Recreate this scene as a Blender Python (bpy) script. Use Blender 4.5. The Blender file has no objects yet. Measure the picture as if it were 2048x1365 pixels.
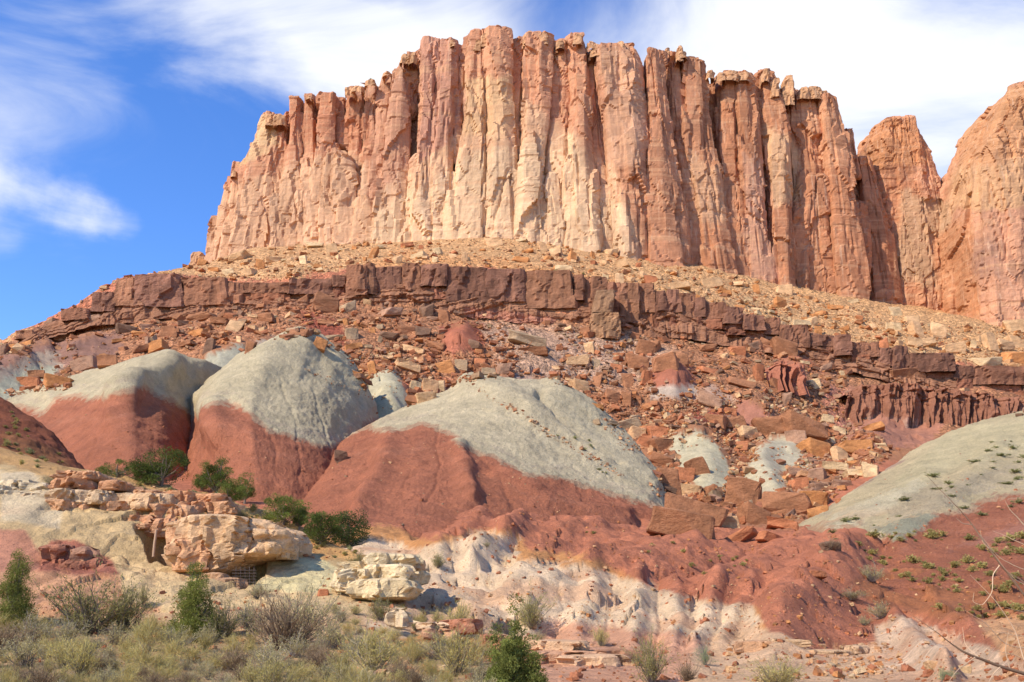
import bpy, bmesh, math, random
import numpy as np
from mathutils import Vector, Matrix, Euler
from mathutils.bvhtree import BVHTree
R = math.radians
random.seed(7); rng = np.random.default_rng(7)
scene = bpy.context.scene
C = scene.collection

# ------------------------------------------------------------------ camera
FPX = 2010.0; PITCH = R(15.8); CAMZ = 1.7
cam_d = bpy.data.cameras.new('camera'); cam = bpy.data.objects.new('camera', cam_d); C.objects.link(cam)
cam_d.sensor_width = 36.0; cam_d.lens = 36.0*FPX/2048.0
cam_d.clip_start = 0.1; cam_d.clip_end = 20000
cam.location = (0, 0, CAMZ); cam.rotation_euler = (math.pi/2+PITCH, 0, 0)
scene.camera = cam

# ------------------------------------------------------------------ light
TOSUN = Vector((-0.60, -0.47, 0.66)).normalized()
sun_el = math.asin(TOSUN.z); sun_rot = math.atan2(TOSUN.x, TOSUN.y)
sd = bpy.data.lights.new('sun', 'SUN'); sd.energy = 4.5; sd.angle = R(0.5); sd.color = (1.0, 0.92, 0.80)
sun = bpy.data.objects.new('sun', sd); C.objects.link(sun)
sun.rotation_euler = (-TOSUN).to_track_quat('-Z', 'Y').to_euler()
scene.view_settings.view_transform = 'Standard'; scene.view_settings.look = 'None'
scene.view_settings.exposure = 0.36; scene.view_settings.gamma = 1.0
try: scene.view_settings.use_curve_mapping = False
except Exception: pass

cp, sp = math.cos(PITCH), math.sin(PITCH)
def P(px, py, Y):
    px = np.asarray(px, float); py = np.asarray(py, float); Y = np.asarray(Y, float)
    a = (px-1024)/FPX; b = (682.5-py)/FPX
    dy = cp-b*sp; dz = sp+b*cp
    return np.stack([a/dy*Y, Y+0*a, CAMZ+dz/dy*Y], -1)
def proj(p):
    y = p[..., 1]; z = p[..., 2]-CAMZ
    d = np.maximum(y*cp+z*sp, 0.5)
    return 1024+FPX*p[..., 0]/d, 682.5-FPX*(-y*sp+z*cp)/d

# ------------------------------------------------------------------ world
w = bpy.data.worlds.new('World'); scene.world = w; w.use_nodes = True
def sky_world():
    nt = w.node_tree; nt.nodes.clear(); N = nt.nodes.new; L = nt.links.new
    out = N('ShaderNodeOutputWorld'); bg = N('ShaderNodeBackground'); L(bg.outputs[0], out.inputs[0])
    bg.inputs[1].default_value = 0.1
    sky = N('ShaderNodeTexSky'); sky.sky_type = 'NISHITA'; sky.sun_disc = False
    sky.sun_elevation = sun_el; sky.sun_rotation = sun_rot
    sky.altitude = 1800; sky.air_density = 1.0; sky.dust_density = 0.25; sky.ozone_density = 2.2
    tc = N('ShaderNodeTexCoord')
    nrm = N('ShaderNodeVectorMath'); nrm.operation = 'NORMALIZE'; L(tc.outputs['Generated'], nrm.inputs[0])
    def math_(op, a, b=None, clamp=False):
        m = N('ShaderNodeMath'); m.operation = op; m.use_clamp = clamp
        for i, v in enumerate((a, b)):
            if v is None: continue
            if isinstance(v, (int, float)): m.inputs[i].default_value = v
            else: L(v, m.inputs[i])
        return m.outputs[0]
    # streaky coordinates: cirrus combed from upper left to lower right
    mp = N('ShaderNodeMapping'); mp.vector_type = 'POINT'; L(nrm.outputs[0], mp.inputs[0])
    mp.inputs['Rotation'].default_value = (0, R(27), 0); mp.inputs['Scale'].default_value = (1.7, 2.5, 6.0)
    n1 = N('ShaderNodeTexNoise'); n1.inputs['Scale'].default_value = 1.6; n1.inputs['Detail'].default_value = 9; n1.inputs['Roughness'].default_value = 0.58
    n1.inputs['Distortion'].default_value = 0.7; L(mp.outputs[0], n1.inputs[0])
    n2 = N('ShaderNodeTexNoise'); n2.inputs['Scale'].default_value = 3.0; n2.inputs['Detail'].default_value = 8; n2.inputs['Roughness'].default_value = 0.6
    L(nrm.outputs[0], n2.inputs[0])
    wv = N('ShaderNodeVectorMath'); wv.operation = 'MULTIPLY_ADD'
    L(n2.outputs['Color'], wv.inputs[0]); wv.inputs[1].default_value = (0.10, 0.10, 0.10)
    sub = N('ShaderNodeVectorMath'); sub.operation = 'SUBTRACT'; L(nrm.outputs[0], sub.inputs[0]); sub.inputs[1].default_value = (0.05, 0.05, 0.05)
    L(sub.outputs[0], wv.inputs[2])
    blobs = CLOUDS
    tot = None
    for (bx, by, rad, amt) in blobs:
        d = Vector(P(bx, by, 1.0)-np.array([0, 0, CAMZ])).normalized()
        dist = N('ShaderNodeVectorMath'); dist.operation = 'DISTANCE'; L(wv.outputs[0], dist.inputs[0]); dist.inputs[1].default_value = d
        mr = N('ShaderNodeMapRange'); mr.interpolation_type = 'SMOOTHERSTEP'
        mr.inputs['From Min'].default_value = rad/FPX; mr.inputs['From Max'].default_value = 0.0
        mr.inputs['To Min'].default_value = 0; mr.inputs['To Max'].default_value = amt
        L(dist.outputs['Value'], mr.inputs['Value'])
        tot = mr.outputs[0] if tot is None else math_('ADD', tot, mr.outputs[0])
    tot = math_('MINIMUM', tot, 1.25)
    # mask = blobs + streaks
    s = math_('SUBTRACT', n1.outputs['Fac'], 0.5)
    s = math_('MULTIPLY', s, 2.3)
    m = math_('ADD', tot, s)
    mr = N('ShaderNodeMapRange'); mr.interpolation_type = 'SMOOTHSTEP'
    mr.inputs['From Min'].default_value = 0.0; mr.inputs['From Max'].default_value = 1.35; L(m, mr.inputs['Value'])
    mask = math_('MULTIPLY', mr.outputs[0], 0.97)
    hs = N('ShaderNodeHueSaturation'); hs.inputs['Saturation'].default_value = 1.26; hs.inputs['Value'].default_value = 2.3; L(sky.outputs[0], hs.inputs['Color']); hs.inputs['Hue'].default_value = 0.512
    mix = N('ShaderNodeMix'); mix.data_type = 'RGBA'
    L(mask, mix.inputs['Factor']); L(hs.outputs[0], mix.inputs['A'])
    mix.inputs['B'].default_value = (8.2, 8.4, 8.8, 1)
    L(mix.outputs['Result'], bg.inputs[0])
# (px, py, radius px, amount) -> direction lobes of the cirrus sheets
CLOUDS = [(430, -60, 240, .6), (560, 0, 240, .7), (680, 80, 220, .8), (760, 150, 190, .6), (860, 60, 300, .7), (950, 150, 280, .5), (300, -100, 200, .4), (400, 90, 130, .2),
          (1450, 120, 300, .5), (1600, 60, 360, .6), (1850, 60, 380, .42), (1650, 250, 380, .55), (1900, 280, 350, .35), (1350, 250, 300, .6), (2100, 350, 400, .5), (1220, 100, 160, .25),
          (2250, 50, 500, .6), (1000, -200, 350, .5), (1600, -300, 450, .6), (600, -300, 300, .5), (1100, 300, 300, .5),
          (-20, 345, 90, .7), (70, 372, 75, .7), (150, 405, 80, .85), (215, 428, 60, .65), (270, 445, 55, .45), (-130, 330, 160, .5), (20, 465, 60, .3),
          (60, 240, 110, .22), (180, 190, 130, .22), (120, 90, 160, .16), (-100, 150, 260, .2), (270, 40, 90, .12), (-300, 350, 400, .4)]
sky_world()

# ------------------------------------------------------------------ numpy noise
_T = rng.random(65536).astype(np.float32)*2-1
def _h(ix, iy, iz, k=0):
    return _T[(ix*7919+iy*17389+iz*30011+k*4241) & 65535]
def vn(p):
    f = np.floor(p); i = f.astype(np.int64); t = p-f; t = t*t*(3-2*t)
    x, y, z = i[..., 0], i[..., 1], i[..., 2]; tx, ty, tz = t[..., 0], t[..., 1], t[..., 2]
    r = 0
    for dz in (0, 1):
        wz = tz if dz else 1-tz
        for dy in (0, 1):
            wy = ty if dy else 1-ty
            r = r+wz*wy*(_h(x, y+dy, z+dz)*(1-tx)+_h(x+1, y+dy, z+dz)*tx)
    return r
def fbm(p, o=4, g=0.5, l=2.03):
    a = 1; s = 0; n = 0; q = np.array(p, float)
    for k in range(o):
        s = s+a*vn(q+k*17.3); n += a; a *= g; q = q*l
    return s/n*1.6
def ridged(p, o=3):
    a = 1; s = 0; n = 0; q = np.array(p, float)
    for k in range(o):
        s = s+a*(1-2*np.abs(vn(q+k*9.1))); n += a; a *= .5; q = q*2.1
    return s/n
def facets(p, seed=0, tilt=0.9):
    """piecewise planar offsets of random cells, about -1..1"""
    q = p-0.5; f = np.floor(q).astype(np.int64)
    best = np.full(p.shape[:-1], 1e9); val = np.zeros(p.shape[:-1])
    for dx in (0, 1):
        for dy in (0, 1):
            for dz in (0, 1):
                ix, iy, iz = f[..., 0]+dx, f[..., 1]+dy, f[..., 2]+dz
                ox = p[..., 0]-(ix+.5+.42*_h(ix, iy, iz, seed+1)); oy = p[..., 1]-(iy+.5+.42*_h(ix, iy, iz, seed+2)); oz = p[..., 2]-(iz+.5+.42*_h(ix, iy, iz, seed+3))
                d = ox*ox+oy*oy+oz*oz
                v = _h(ix, iy, iz, seed+4)+tilt*(ox*_h(ix, iy, iz, seed+5)+oy*_h(ix, iy, iz, seed+6)+oz*_h(ix, iy, iz, seed+7))
                m = d < best; best = np.where(m, d, best); val = np.where(m, v, val)
    return val
def sstep(a, b, x):
    t = np.clip((x-a)/(b-a), 0, 1); return t*t*(3-2*t)

# ------------------------------------------------------------------ mesh helpers
def make_mesh(name, V, F, col=None, smooth=False, mat=None):
    """V (n,3); F (m,3 or 4) int array or list of such arrays"""
    Fs = F if isinstance(F, list) else [F]
    me = bpy.data.meshes.new(name); V = np.asarray(V, np.float32)
    me.vertices.add(len(V)); me.vertices.foreach_set('co', V.ravel())
    idx = np.concatenate([f.ravel() for f in Fs]).astype(np.int32)
    tot = np.concatenate([np.full(len(f), f.shape[1], np.int32) for f in Fs])
    st = np.concatenate([[0], np.cumsum(tot)[:-1]]).astype(np.int32)
    me.loops.add(len(idx)); me.loops.foreach_set('vertex_index', idx)
    me.polygons.add(len(tot)); me.polygons.foreach_set('loop_start', st); me.polygons.foreach_set('loop_total', tot)
    me.polygons.foreach_set('use_smooth', np.full(len(tot), smooth))
    me.update(calc_edges=True)
    if col is not None:
        a = me.color_attributes.new('tint', 'FLOAT_COLOR', 'POINT')
        c = np.ones((len(V), 4), np.float32); col = np.asarray(col); c[:, :col.shape[1]] = col; c[:, 3] *= col.shape[1] == 4; a.data.foreach_set('color', c.ravel())
    if mat: me.materials.append(mat)
    return me
def link(name, me, parent=None, label=None, cat=None, group=None, kind=None, loc=None):
    o = bpy.data.objects.new(name, me); C.objects.link(o)
    if parent: o.parent = parent
    if loc is not None: o.location = loc
    if label: o['label'] = label
    if cat: o['category'] = cat
    if group: o['group'] = group
    if kind: o['kind'] = kind
    return o
def empty(name, label, cat, loc=(0, 0, 0), group=None, kind=None, rz=0):
    o = bpy.data.objects.new(name, None); C.objects.link(o); o.location = loc; o.rotation_euler = (0, 0, rz); o.empty_display_size = .1
    if label: o['label'] = label
    if cat: o['category'] = cat
    if group: o['group'] = group
    if kind: o['kind'] = kind
    return o
def grid_faces(nv, nu, flip=False):
    a = np.arange(nv*nu).reshape(nv, nu)
    q = np.stack([a[:-1, :-1], a[:-1, 1:], a[1:, 1:], a[1:, :-1]], -1).reshape(-1, 4)
    return q[:, ::-1] if flip else q
def grid_normals(G):
    du = np.gradient(G, axis=1); dv = np.gradient(G, axis=0)
    n = np.cross(du, dv); n /= (np.linalg.norm(n, axis=-1, keepdims=True)+1e-9)
    return n
def catmull(A, t):
    """A (k, n, c) rows; t sample positions in 0..k-1 -> (len(t), n, c)"""
    k = len(A); A = np.concatenate([2*A[:1]-A[1:2], A, 2*A[-1:]-A[-2:-1]])
    i = np.clip(np.floor(t).astype(int), 0, k-2); f = (t-i)[:, None, None]
    p0, p1, p2, p3 = A[i], A[i+1], A[i+2], A[i+3]
    return 0.5*((2*p1)+(-p0+p2)*f+(2*p0-5*p1+4*p2-p3)*f*f+(-p0+3*p1-3*p2+p3)*f**3)
def resample(line, nu, by_px=None):
    L = np.array(line, float)
    if by_px is not None:
        s = L[:, 0]; q = by_px
    else:
        d = np.hypot(np.diff(L[:, 0]), np.diff(L[:, 1])); s = np.concatenate([[0], np.cumsum(d)]); s /= s[-1]; q = np.linspace(0, 1, nu)
    out = np.stack([np.interp(q, s, L[:, c]) for c in range(3)], -1)
    k = max(3, nu//28)|1
    ker = np.hanning(k+2)[1:-1]; ker /= ker.sum()
    for c in (1, 2) if by_px is not None else (0, 1, 2):
        pad = np.concatenate([2*out[0, c]-out[1:k//2+1, c][::-1], out[:, c], 2*out[-1, c]-out[-k//2:-1, c][::-1]])[:nu+k-1]
        if len(pad) == nu+k-1: out[:, c] = np.convolve(pad, ker, 'valid')
    return out

# ------------------------------------------------------------------ painting albedo by region of the place
def sdist(px, py, poly):
    """signed px distance to polygon, negative inside"""
    P_ = np.array(poly, float); n = len(P_); d = np.full(px.shape, 1e9); ins = np.zeros(px.shape, bool)
    for i in range(n):
        ax, ay = P_[i]; bx, by = P_[(i+1) % n]; ex, ey = bx-ax, by-ay; wx, wy = px-ax, py-ay
        t = np.clip((wx*ex+wy*ey)/(ex*ex+ey*ey+1e-9), 0, 1); d = np.minimum(d, (wx-ex*t)**2+(wy-ey*t)**2)
        c = (ay > py) != (by > py)
        ins ^= c & (px < (bx-ax)*(py-ay)/((by-ay) if by != ay else 1e-9)+ax)
    d = np.sqrt(d); return np.where(ins, -d, d)
def pdist(px, py, line):
    P_ = np.array(line, float); d = np.full(px.shape, 1e9)
    for i in range(len(P_)-1):
        ax, ay = P_[i]; bx, by = P_[i+1]; ex, ey = bx-ax, by-ay; wx, wy = px-ax, py-ay
        t = np.clip((wx*ex+wy*ey)/(ex*ex+ey*ey+1e-9), 0, 1); d = np.minimum(d, (wx-ex*t)**2+(wy-ey*t)**2)
    return np.sqrt(d)
def paint(pos, base, regions, warp=8.0, wscale=0.15):
    px, py = proj(pos); sh = px.shape
    px = px+warp*fbm(pos*wscale+31, 4, .6); py = py+warp*.8*fbm(pos*wscale+77, 4, .6)+warp*1.0*fbm(pos*wscale*6+7, 4, .7)
    col = np.empty(sh+(3,)); col[:] = base
    for (poly, c, soft) in regions:
        m = sstep(soft*.4, -soft*.4, sdist(px, py, poly))[..., None]
        col = col*(1-m)+np.array(c)*m
    return col
# albedos
RED = (.40, .147, .09); REDD = (.25, .07, .045); GREY = (.525, .435, .315); GREYG = (.33, .335, .265); WHITE = (.64, .465, .34); PINK = (.55, .29, .20)
TAN = (.55, .37, .215); ORNG = (.50, .235, .10); BROWN = (.235, .105, .062); PURP = (.24, .125, .10); CREAM = (.58, .345, .235); ROSE = (.52, .252, .165); SAND = (.60, .42, .25)
# ------------------------------------------------------------------ materials
def new_mat(name, rough=0.9):
    m = bpy.data.materials.new(name); m.use_nodes = True; nt = m.node_tree
    b = nt.nodes['Principled BSDF']; b.inputs['Roughness'].default_value = rough
    b.inputs['Specular IOR Level'].default_value = 0.2
    return m, nt, b
def earth_mat(name, tex=(), bump=(), grit=0, objvar=0.0, streak=0.0, rough=0.95, base=None):
    """tint attribute x layered noise; tex: (scale xyz, contrast); bump: (scale xyz, height m)"""
    m, nt, b = new_mat(name, rough); N = nt.nodes.new; L = nt.links.new
    geo = N('ShaderNodeNewGeometry'); pos = geo.outputs['Position']
    if objvar:   # pieces that share a mesh: noise offset by object
        oi = N('ShaderNodeObjectInfo')
    if base is None:
        at = N('ShaderNodeAttribute'); at.attribute_name = 'tint'; col = at.outputs['Color']
    else:
        rg = N('ShaderNodeRGB'); rg.outputs[0].default_value = (*base, 1); col = rg.outputs[0]
    def noise(sc, detail=5, rough_=.6, dist=0.0):
        mp = N('ShaderNodeMapping'); mp.inputs['Scale'].default_value = sc; L(pos, mp.inputs[0])
        n = N('ShaderNodeTexNoise'); n.inputs['Scale'].default_value = 1; n.inputs['Detail'].default_value = detail; n.inputs['Roughness'].default_value = rough_
        n.inputs['Distortion'].default_value = dist; L(mp.outputs[0], n.inputs[0]); return n
    val = None
    for sc, k in tex:
        n = noise(sc, 6)
        mr = N('ShaderNodeMapRange'); mr.inputs['From Min'].default_value = .28; mr.inputs['From Max'].default_value = .72
        mr.inputs['To Min'].default_value = 1-k; mr.inputs['To Max'].default_value = 1+k*.9; L(n.outputs['Fac'], mr.inputs['Value'])
        if val is None: val = mr.outputs[0]
        else:
            mu = N('ShaderNodeMath'); mu.operation = 'MULTIPLY'; L(val, mu.inputs[0]); L(mr.outputs[0], mu.inputs[1]); val = mu.outputs[0]
    if objvar:
        mr = N('ShaderNodeMapRange'); mr.inputs['To Min'].default_value = 1-objvar; mr.inputs['To Max'].default_value = 1+objvar; L(oi.outputs['Random'], mr.inputs['Value'])
        if val is None: val = mr.outputs[0]
        else:
            mu = N('ShaderNodeMath'); mu.operation = 'MULTIPLY'; L(val, mu.inputs[0]); L(mr.outputs[0], mu.inputs[1]); val = mu.outputs[0]
    if val is not None:
        vm = N('ShaderNodeVectorMath'); vm.operation = 'SCALE'; L(col, vm.inputs[0]); L(val, vm.inputs['Scale']); col = vm.outputs[0]
    if streak:   # dark mineral varnish running down the wall, and pale washed streaks
        n = noise((.55, .55, .022), 6, .62, .25)
        mr = N('ShaderNodeMapRange'); mr.inputs['From Min'].default_value = .50; mr.inputs['From Max'].default_value = .72; mr.inputs['To Max'].default_value = streak; mr.interpolation_type = 'SMOOTHSTEP'
        L(n.outputs['Fac'], mr.inputs['Value'])
        big = noise((.035, .035, .03), 4)
        m2 = N('ShaderNodeMapRange'); m2.inputs['From Min'].default_value = .42; m2.inputs['From Max'].default_value = .60; L(big.outputs['Fac'], m2.inputs['Value'])
        mm = N('ShaderNodeMath'); mm.operation = 'MULTIPLY'; L(mr.outputs[0], mm.inputs[0]); L(m2.outputs[0], mm.inputs[1])
        mx = N('ShaderNodeMix'); mx.data_type = 'RGBA'; L(mm.outputs[0], mx.inputs['Factor']); L(col, mx.inputs['A']); mx.inputs['B'].default_value = (.30, .165, .125, 1); col = mx.outputs['Result']
        n = noise((.8, .8, .03), 5, .6, .2)
        mr = N('ShaderNodeMapRange'); mr.inputs['From Min'].default_value = .56; mr.inputs['From Max'].default_value = .70; mr.inputs['To Max'].default_value = streak*.7; mr.interpolation_type = 'SMOOTHSTEP'
        L(n.outputs['Fac'], mr.inputs['Value'])
        mx = N('ShaderNodeMix'); mx.data_type = 'RGBA'; L(mr.outputs[0], mx.inputs['Factor']); L(col, mx.inputs['A']); mx.inputs['B'].default_value = (.66, .46, .37, 1); col = mx.outputs['Result']
        # cross-bedding: tan and rust laminae, gently dipping
        n = noise((.012, .012, .55), 6, .55, .35)
        mr = N('ShaderNodeMapRange'); mr.inputs['From Min'].default_value = .50; mr.inputs['From Max'].default_value = .66; mr.inputs['To Max'].default_value = .55; L(n.outputs['Fac'], mr.inputs['Value'])
        mx = N('ShaderNodeMix'); mx.data_type = 'RGBA'; L(mr.outputs[0], mx.inputs['Factor']); L(col, mx.inputs['A']); mx.inputs['B'].default_value = (.58, .335, .22, 1); col = mx.outputs['Result']
    prev = None
    wm_ = N('ShaderNodeVectorMath'); wm_.operation = 'MULTIPLY'; L(col, wm_.inputs[0]); wm_.inputs[1].default_value = (1.04, 1.0, .80); col = wm_.outputs[0]
    if grit:   # gravel too fine to build: every stone a cell with its own tone
        for sc in (1.1, 2.6):
            vo = N('ShaderNodeTexVoronoi'); vo.inputs['Scale'].default_value = sc; vo.inputs['Randomness'].default_value = 1; L(pos, vo.inputs['Vector'])
            sp_ = N('ShaderNodeSeparateColor'); L(vo.outputs['Color'], sp_.inputs[0])
            mr = N('ShaderNodeMapRange'); mr.inputs['To Min'].default_value = .62; mr.inputs['To Max'].default_value = 1.5; L(sp_.outputs[0], mr.inputs['Value'])
            mx = N('ShaderNodeMix'); mx.data_type = 'FLOAT'; L(at.outputs['Alpha'], mx.inputs['Factor']); mx.inputs['A'].default_value = 1; L(mr.outputs[0], mx.inputs['B'])
            vm = N('ShaderNodeVectorMath'); vm.operation = 'SCALE'; L(col, vm.inputs[0]); L(mx.outputs['Result'], vm.inputs['Scale']); col = vm.outputs[0]
            hm = N('ShaderNodeMath'); hm.operation = 'MULTIPLY'; L(vo.outputs['Distance'], hm.inputs[0]); L(at.outputs['Alpha'], hm.inputs[1])
            bp = N('ShaderNodeBump'); bp.invert = True; bp.inputs['Strength'].default_value = 1; bp.inputs['Distance'].default_value = .5/sc; L(hm.outputs[0], bp.inputs['Height'])
            if prev: L(prev, bp.inputs['Normal'])
            prev = bp.outputs[0]
    L(col, b.inputs['Base Color'])
    for sc, h in bump:
        n = noise(sc, 7, .65)
        bp = N('ShaderNodeBump'); bp.inputs['Strength'].default_value = 1; bp.inputs['Distance'].default_value = h; L(n.outputs['Fac'], bp.inputs['Height'])
        if prev: L(prev, bp.inputs['Normal'])
        prev = bp.outputs[0]
    if prev: L(prev, b.inputs['Normal'])
    return m
M_ground = earth_mat('ground_earth', grit=1, tex=[((.5, .5, .5), .20), ((3, 3, 3), .16), ((14, 14, 14), .22)], bump=[((1.6, 1.6, 1.6), .30), ((9, 9, 9), .10)])
M_hill = earth_mat('bentonite_clay', tex=[((.10, .10, .3), .13), ((.8, .8, .8), .12), ((5, 5, 5), .22)], bump=[((.6, .6, .12), .45), ((1.9, 1.9, .5), .38), ((3.5, 3.5, 3.5), .26), ((9, 9, 9), .14)])
M_cliff = earth_mat('cliff_sandstone', tex=[((.10, .10, .05), .12), ((.7, .7, .5), .14), ((.05, .05, 1.6), .10)], bump=[((.5, .5, .3), .5), ((.25, .25, 3.0), .22), ((3, 3, 3), .18)], streak=.6)
M_ledge = earth_mat('ledge_sandstone', tex=[((.3, .3, .12), .22), ((2, 2, 1.2), .15), ((.1, .1, 2.5), .12)], bump=[((.9, .9, .9), .5), ((.4, .4, 5.0), .25), ((5, 5, 5), .12)], objvar=.18)
M_boulder = earth_mat('boulder_stone', tex=[((.5, .5, .8), .30), ((4, 4, 4), .18)], bump=[((1.2, 1.2, 2.0), .35), ((7, 7, 7), .10)], objvar=.12)
M_outcrop = earth_mat('outcrop_sandstone', tex=[((.8, .8, 1.2), .14), ((5, 5, 7), .14), ((20, 20, 20), .12)], bump=[((1.5, 1.5, 3), .28), ((8, 8, 14), .07)], objvar=.08)

# ------------------------------------------------------------------ terrain lofts
TERRAIN = []
def ridge_field(px, py, spines):
    """sum of elongated mounds (+) and gullies (-), spine = (points, half width px, height m, sharp)"""
    h = np.zeros(px.shape)
    for pts, wd, ht, sharp in spines:
        d = pdist(px, py, pts)/wd
        if sharp: f = np.clip(1-d, 0, 1)**1.2
        else: f = np.exp(-d*d*1.5)
        h += ht*f*(.13 if sharp else 1)
    return h
def loft(name, lines, nu, nv, base, regions, spines=(), rough=.35, rough_s=.25, rills=0., rill_n=40, rill_dir='v', by_px=None, mat=None, kind='structure', label=None, cat=None,
         parent=None, warp=8., bury=True, vpow=None, extra=None, smooth=True, vw=None, skirt=True, grit=None):
    rows = []
    for l in lines:
        l = np.array(l, float)
        if by_px is not None:
            s = np.stack([np.interp(by_px, l[:, 0], l[:, c]) for c in range(3)], -1); s[:, 0] = by_px
            rr = resample(l, nu, by_px)
        else: rr = resample(l, nu)
        rows.append(rr)
    rows = np.array(rows)
    W = P(rows[..., 0], rows[..., 1], rows[..., 2])
    if bury:   # back side falls away behind the crest (first line)
        b1 = W[0].copy(); b1[:, 1] += 9; b1[:, 2] -= 3.5
        b2 = W[0].copy(); b2[:, 1] += 26; b2[:, 2] -= 16
        W = np.concatenate([b2[None], b1[None], W])
    if skirt:
        f1 = W[-1].copy(); f1[:, 1] -= 5; f1[:, 2] -= 5
        W = np.concatenate([W, f1[None]])
    k = len(W)
    # rows spaced by their size in metres
    seg = np.median(np.linalg.norm(np.diff(W, axis=0), axis=-1), axis=1)
    if vw is None:
        wgt = seg/np.maximum(np.median(W[1:, :, 1], axis=1), 15)**.9
        if bury: wgt[:2] *= .35
        if skirt: wgt[-1] *= .3
        wgt = np.maximum(wgt, wgt.max()*.04)
    else: wgt = np.array(vw, float)
    cs = np.concatenate([[0], np.cumsum(wgt)]); t = np.interp(np.linspace(0, cs[-1], nv), cs, np.arange(k))
    G = catmull(W, t)
    px, py = proj(G)
    n = grid_normals(G)
    if n[..., 2].mean() < 0: n = -n
    d = np.zeros(px.shape)
    if spines: d += ridge_field(px+9*fbm(G*.13+8, 3), py+7*fbm(G*.13+19, 3), spines)
    d += rough*fbm(G*rough_s+5, 5, .5)*.8
    if mat is None: d += .16*fbm(G*.9+33, 4, .6)+.10*ridged(G*np.array([1.1, 1.1, .25])+12, 3)
    redm = 0
    if rills:
        c0 = paint(G, base, regions, warp); redm = .3+.9*sstep(.12, .22, c0[..., 0]-c0[..., 1])
        u = np.linspace(0, 1, G.shape[1])[None, :]*rill_n+np.zeros(px.shape)
        wv = fbm(G*.05+3, 3)*.7+fbm(G*.3+5, 3)*.12
        fade = sstep(0, .25, np.linspace(0, 1, nv))[:, None]
        q = np.stack([u+wv, t[:, None]*.35+np.zeros(px.shape), np.zeros(px.shape)+hash(name) % 1 if False else np.zeros(px.shape)], -1)
        rr = .7*np.abs(vn(q))+.5*np.abs(vn(q*2.3+4)); d += .30*redm*rills*sstep(0, .3, vn(q*np.array([4.3, 1.5, 1])+2)+.4)*.35*np.abs(vn(q*5.1+7))*-1*fade*(np.minimum(rr, .35)*3-.6)*(.5+.8*np.clip(fbm(G*.08+40, 2)+.4, 0, 1))
    if extra is not None: d += extra(G, px, py)
    edge = np.ones(px.shape[1])
    G = G+n*(d*1.0)[..., None]
    col = paint(G, base, regions, warp)
    wh = sstep(.22, .32, col[..., 2])*sstep(1000, 1060, proj(G)[1])*(.55*sstep(.05, .5, fbm(G*.22+60, 4)))
    col = col*(1-wh[..., None])+np.array((.55, .29, .18))*wh[..., None]
    col = col*(1+.13*fbm(G*.5+90, 4))[..., None]
    if grit is not None: col = np.concatenate([col, np.clip(grit(G, px, py), 0, 1)[..., None]], -1)
    me = make_mesh(name, G.reshape(-1, 3), grid_faces(nv, nu, True), col.reshape(-1, col.shape[-1]), smooth, mat or M_hill)
    o = link(name, me, parent, label, cat, None, kind)
    TERRAIN.append((G.reshape(-1, 3), grid_faces(nv, nu)))
    return o, G

KN = [-700, -300, 0, 250, 500, 750, 1000, 1250, 1500, 1750, 2048, 2400, 2900]
def gl(Y, *py): return [(x, y, Y) for x, y in zip(KN, py)]
def glY(Ys, *py): return [(x, y, Y) for x, y, Y in zip(KN, py, Ys)]
ground_lines = [
    gl(8, *[1900]*13), gl(16, *[1530]*13),
    gl(25, *[1375]*13),
    gl(38, 1300, 1300, 1298, 1296, 1300, 1310, 1318, 1322, 1330, 1330, 1330, 1330, 1330),
    gl(47, 1255, 1250, 1240, 1232, 1225, 1258, 1280, 1295, 1305, 1305, 1300, 1300, 1300),
    gl(55, 1200, 1200, 1200, 1192, 1180, 1195, 1235, 1245, 1262, 1270, 1262, 1262, 1260),
    gl(66, 1130, 1130, 1150, 1165, 1160, 1150, 1165, 1185, 1205, 1225, 1215, 1205, 1200),
    gl(80, 1070, 1070, 1080, 1100, 1110, 1100, 1105, 1120, 1140, 1160, 1155, 1140, 1130),
    gl(98, 1000, 1000, 1010, 1030, 1050, 1060, 1065, 1075, 1090, 1105, 1090, 1070, 1060),
    gl(120, 950, 950, 960, 975, 1000, 1020, 1030, 1050, 1065, 1075, 1040, 1010, 1000),
    gl(150, 880, 890, 900, 920, 940, 960, 985, 1020, 1050, 1040, 980, 950, 940),
    gl(185, 820, 830, 820, 830, 850, 870, 900, 970, 985, 960, 900, 880, 870),
    gl(220, 770, 775, 765, 760, 740, 760, 800, 870, 890, 905, 905, 900, 900),
    gl(255, 735, 735, 715, 680, 640, 650, 690, 740, 775, 858, 868, 880, 890),
    glY([291]*13, 780, 745, 712, 652, 622, 612, 640, 676, 705, 752, 806, 870, 910),
    glY([306]*13, 760, 735, 694, 562, 566, 537, 541, 572, 632, 694, 755, 828, 870),
    glY([330]*13, 790, 750, 695, 560, 540, 516, 518, 552, 605, 660, 712, 760, 800),
    glY([365]*13, 840, 800, 740, 570, 512, 500, 490, 520, 572, 625, 680, 720, 760),
    glY([395]*13, 860, 850, 800, 600, 498, 486, 460, 500, 555, 610, 655, 690, 720),
    glY([430]*13, 900, 900, 860, 700, 560, 480, 450, 490, 550, 600, 640, 670, 700),
    gl(490, 930, 930, 900, 760, 600, 480, 450, 480, 540, 575, 615, 650, 680),
]
upx = np.linspace(-700, 2900, 900)
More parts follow.
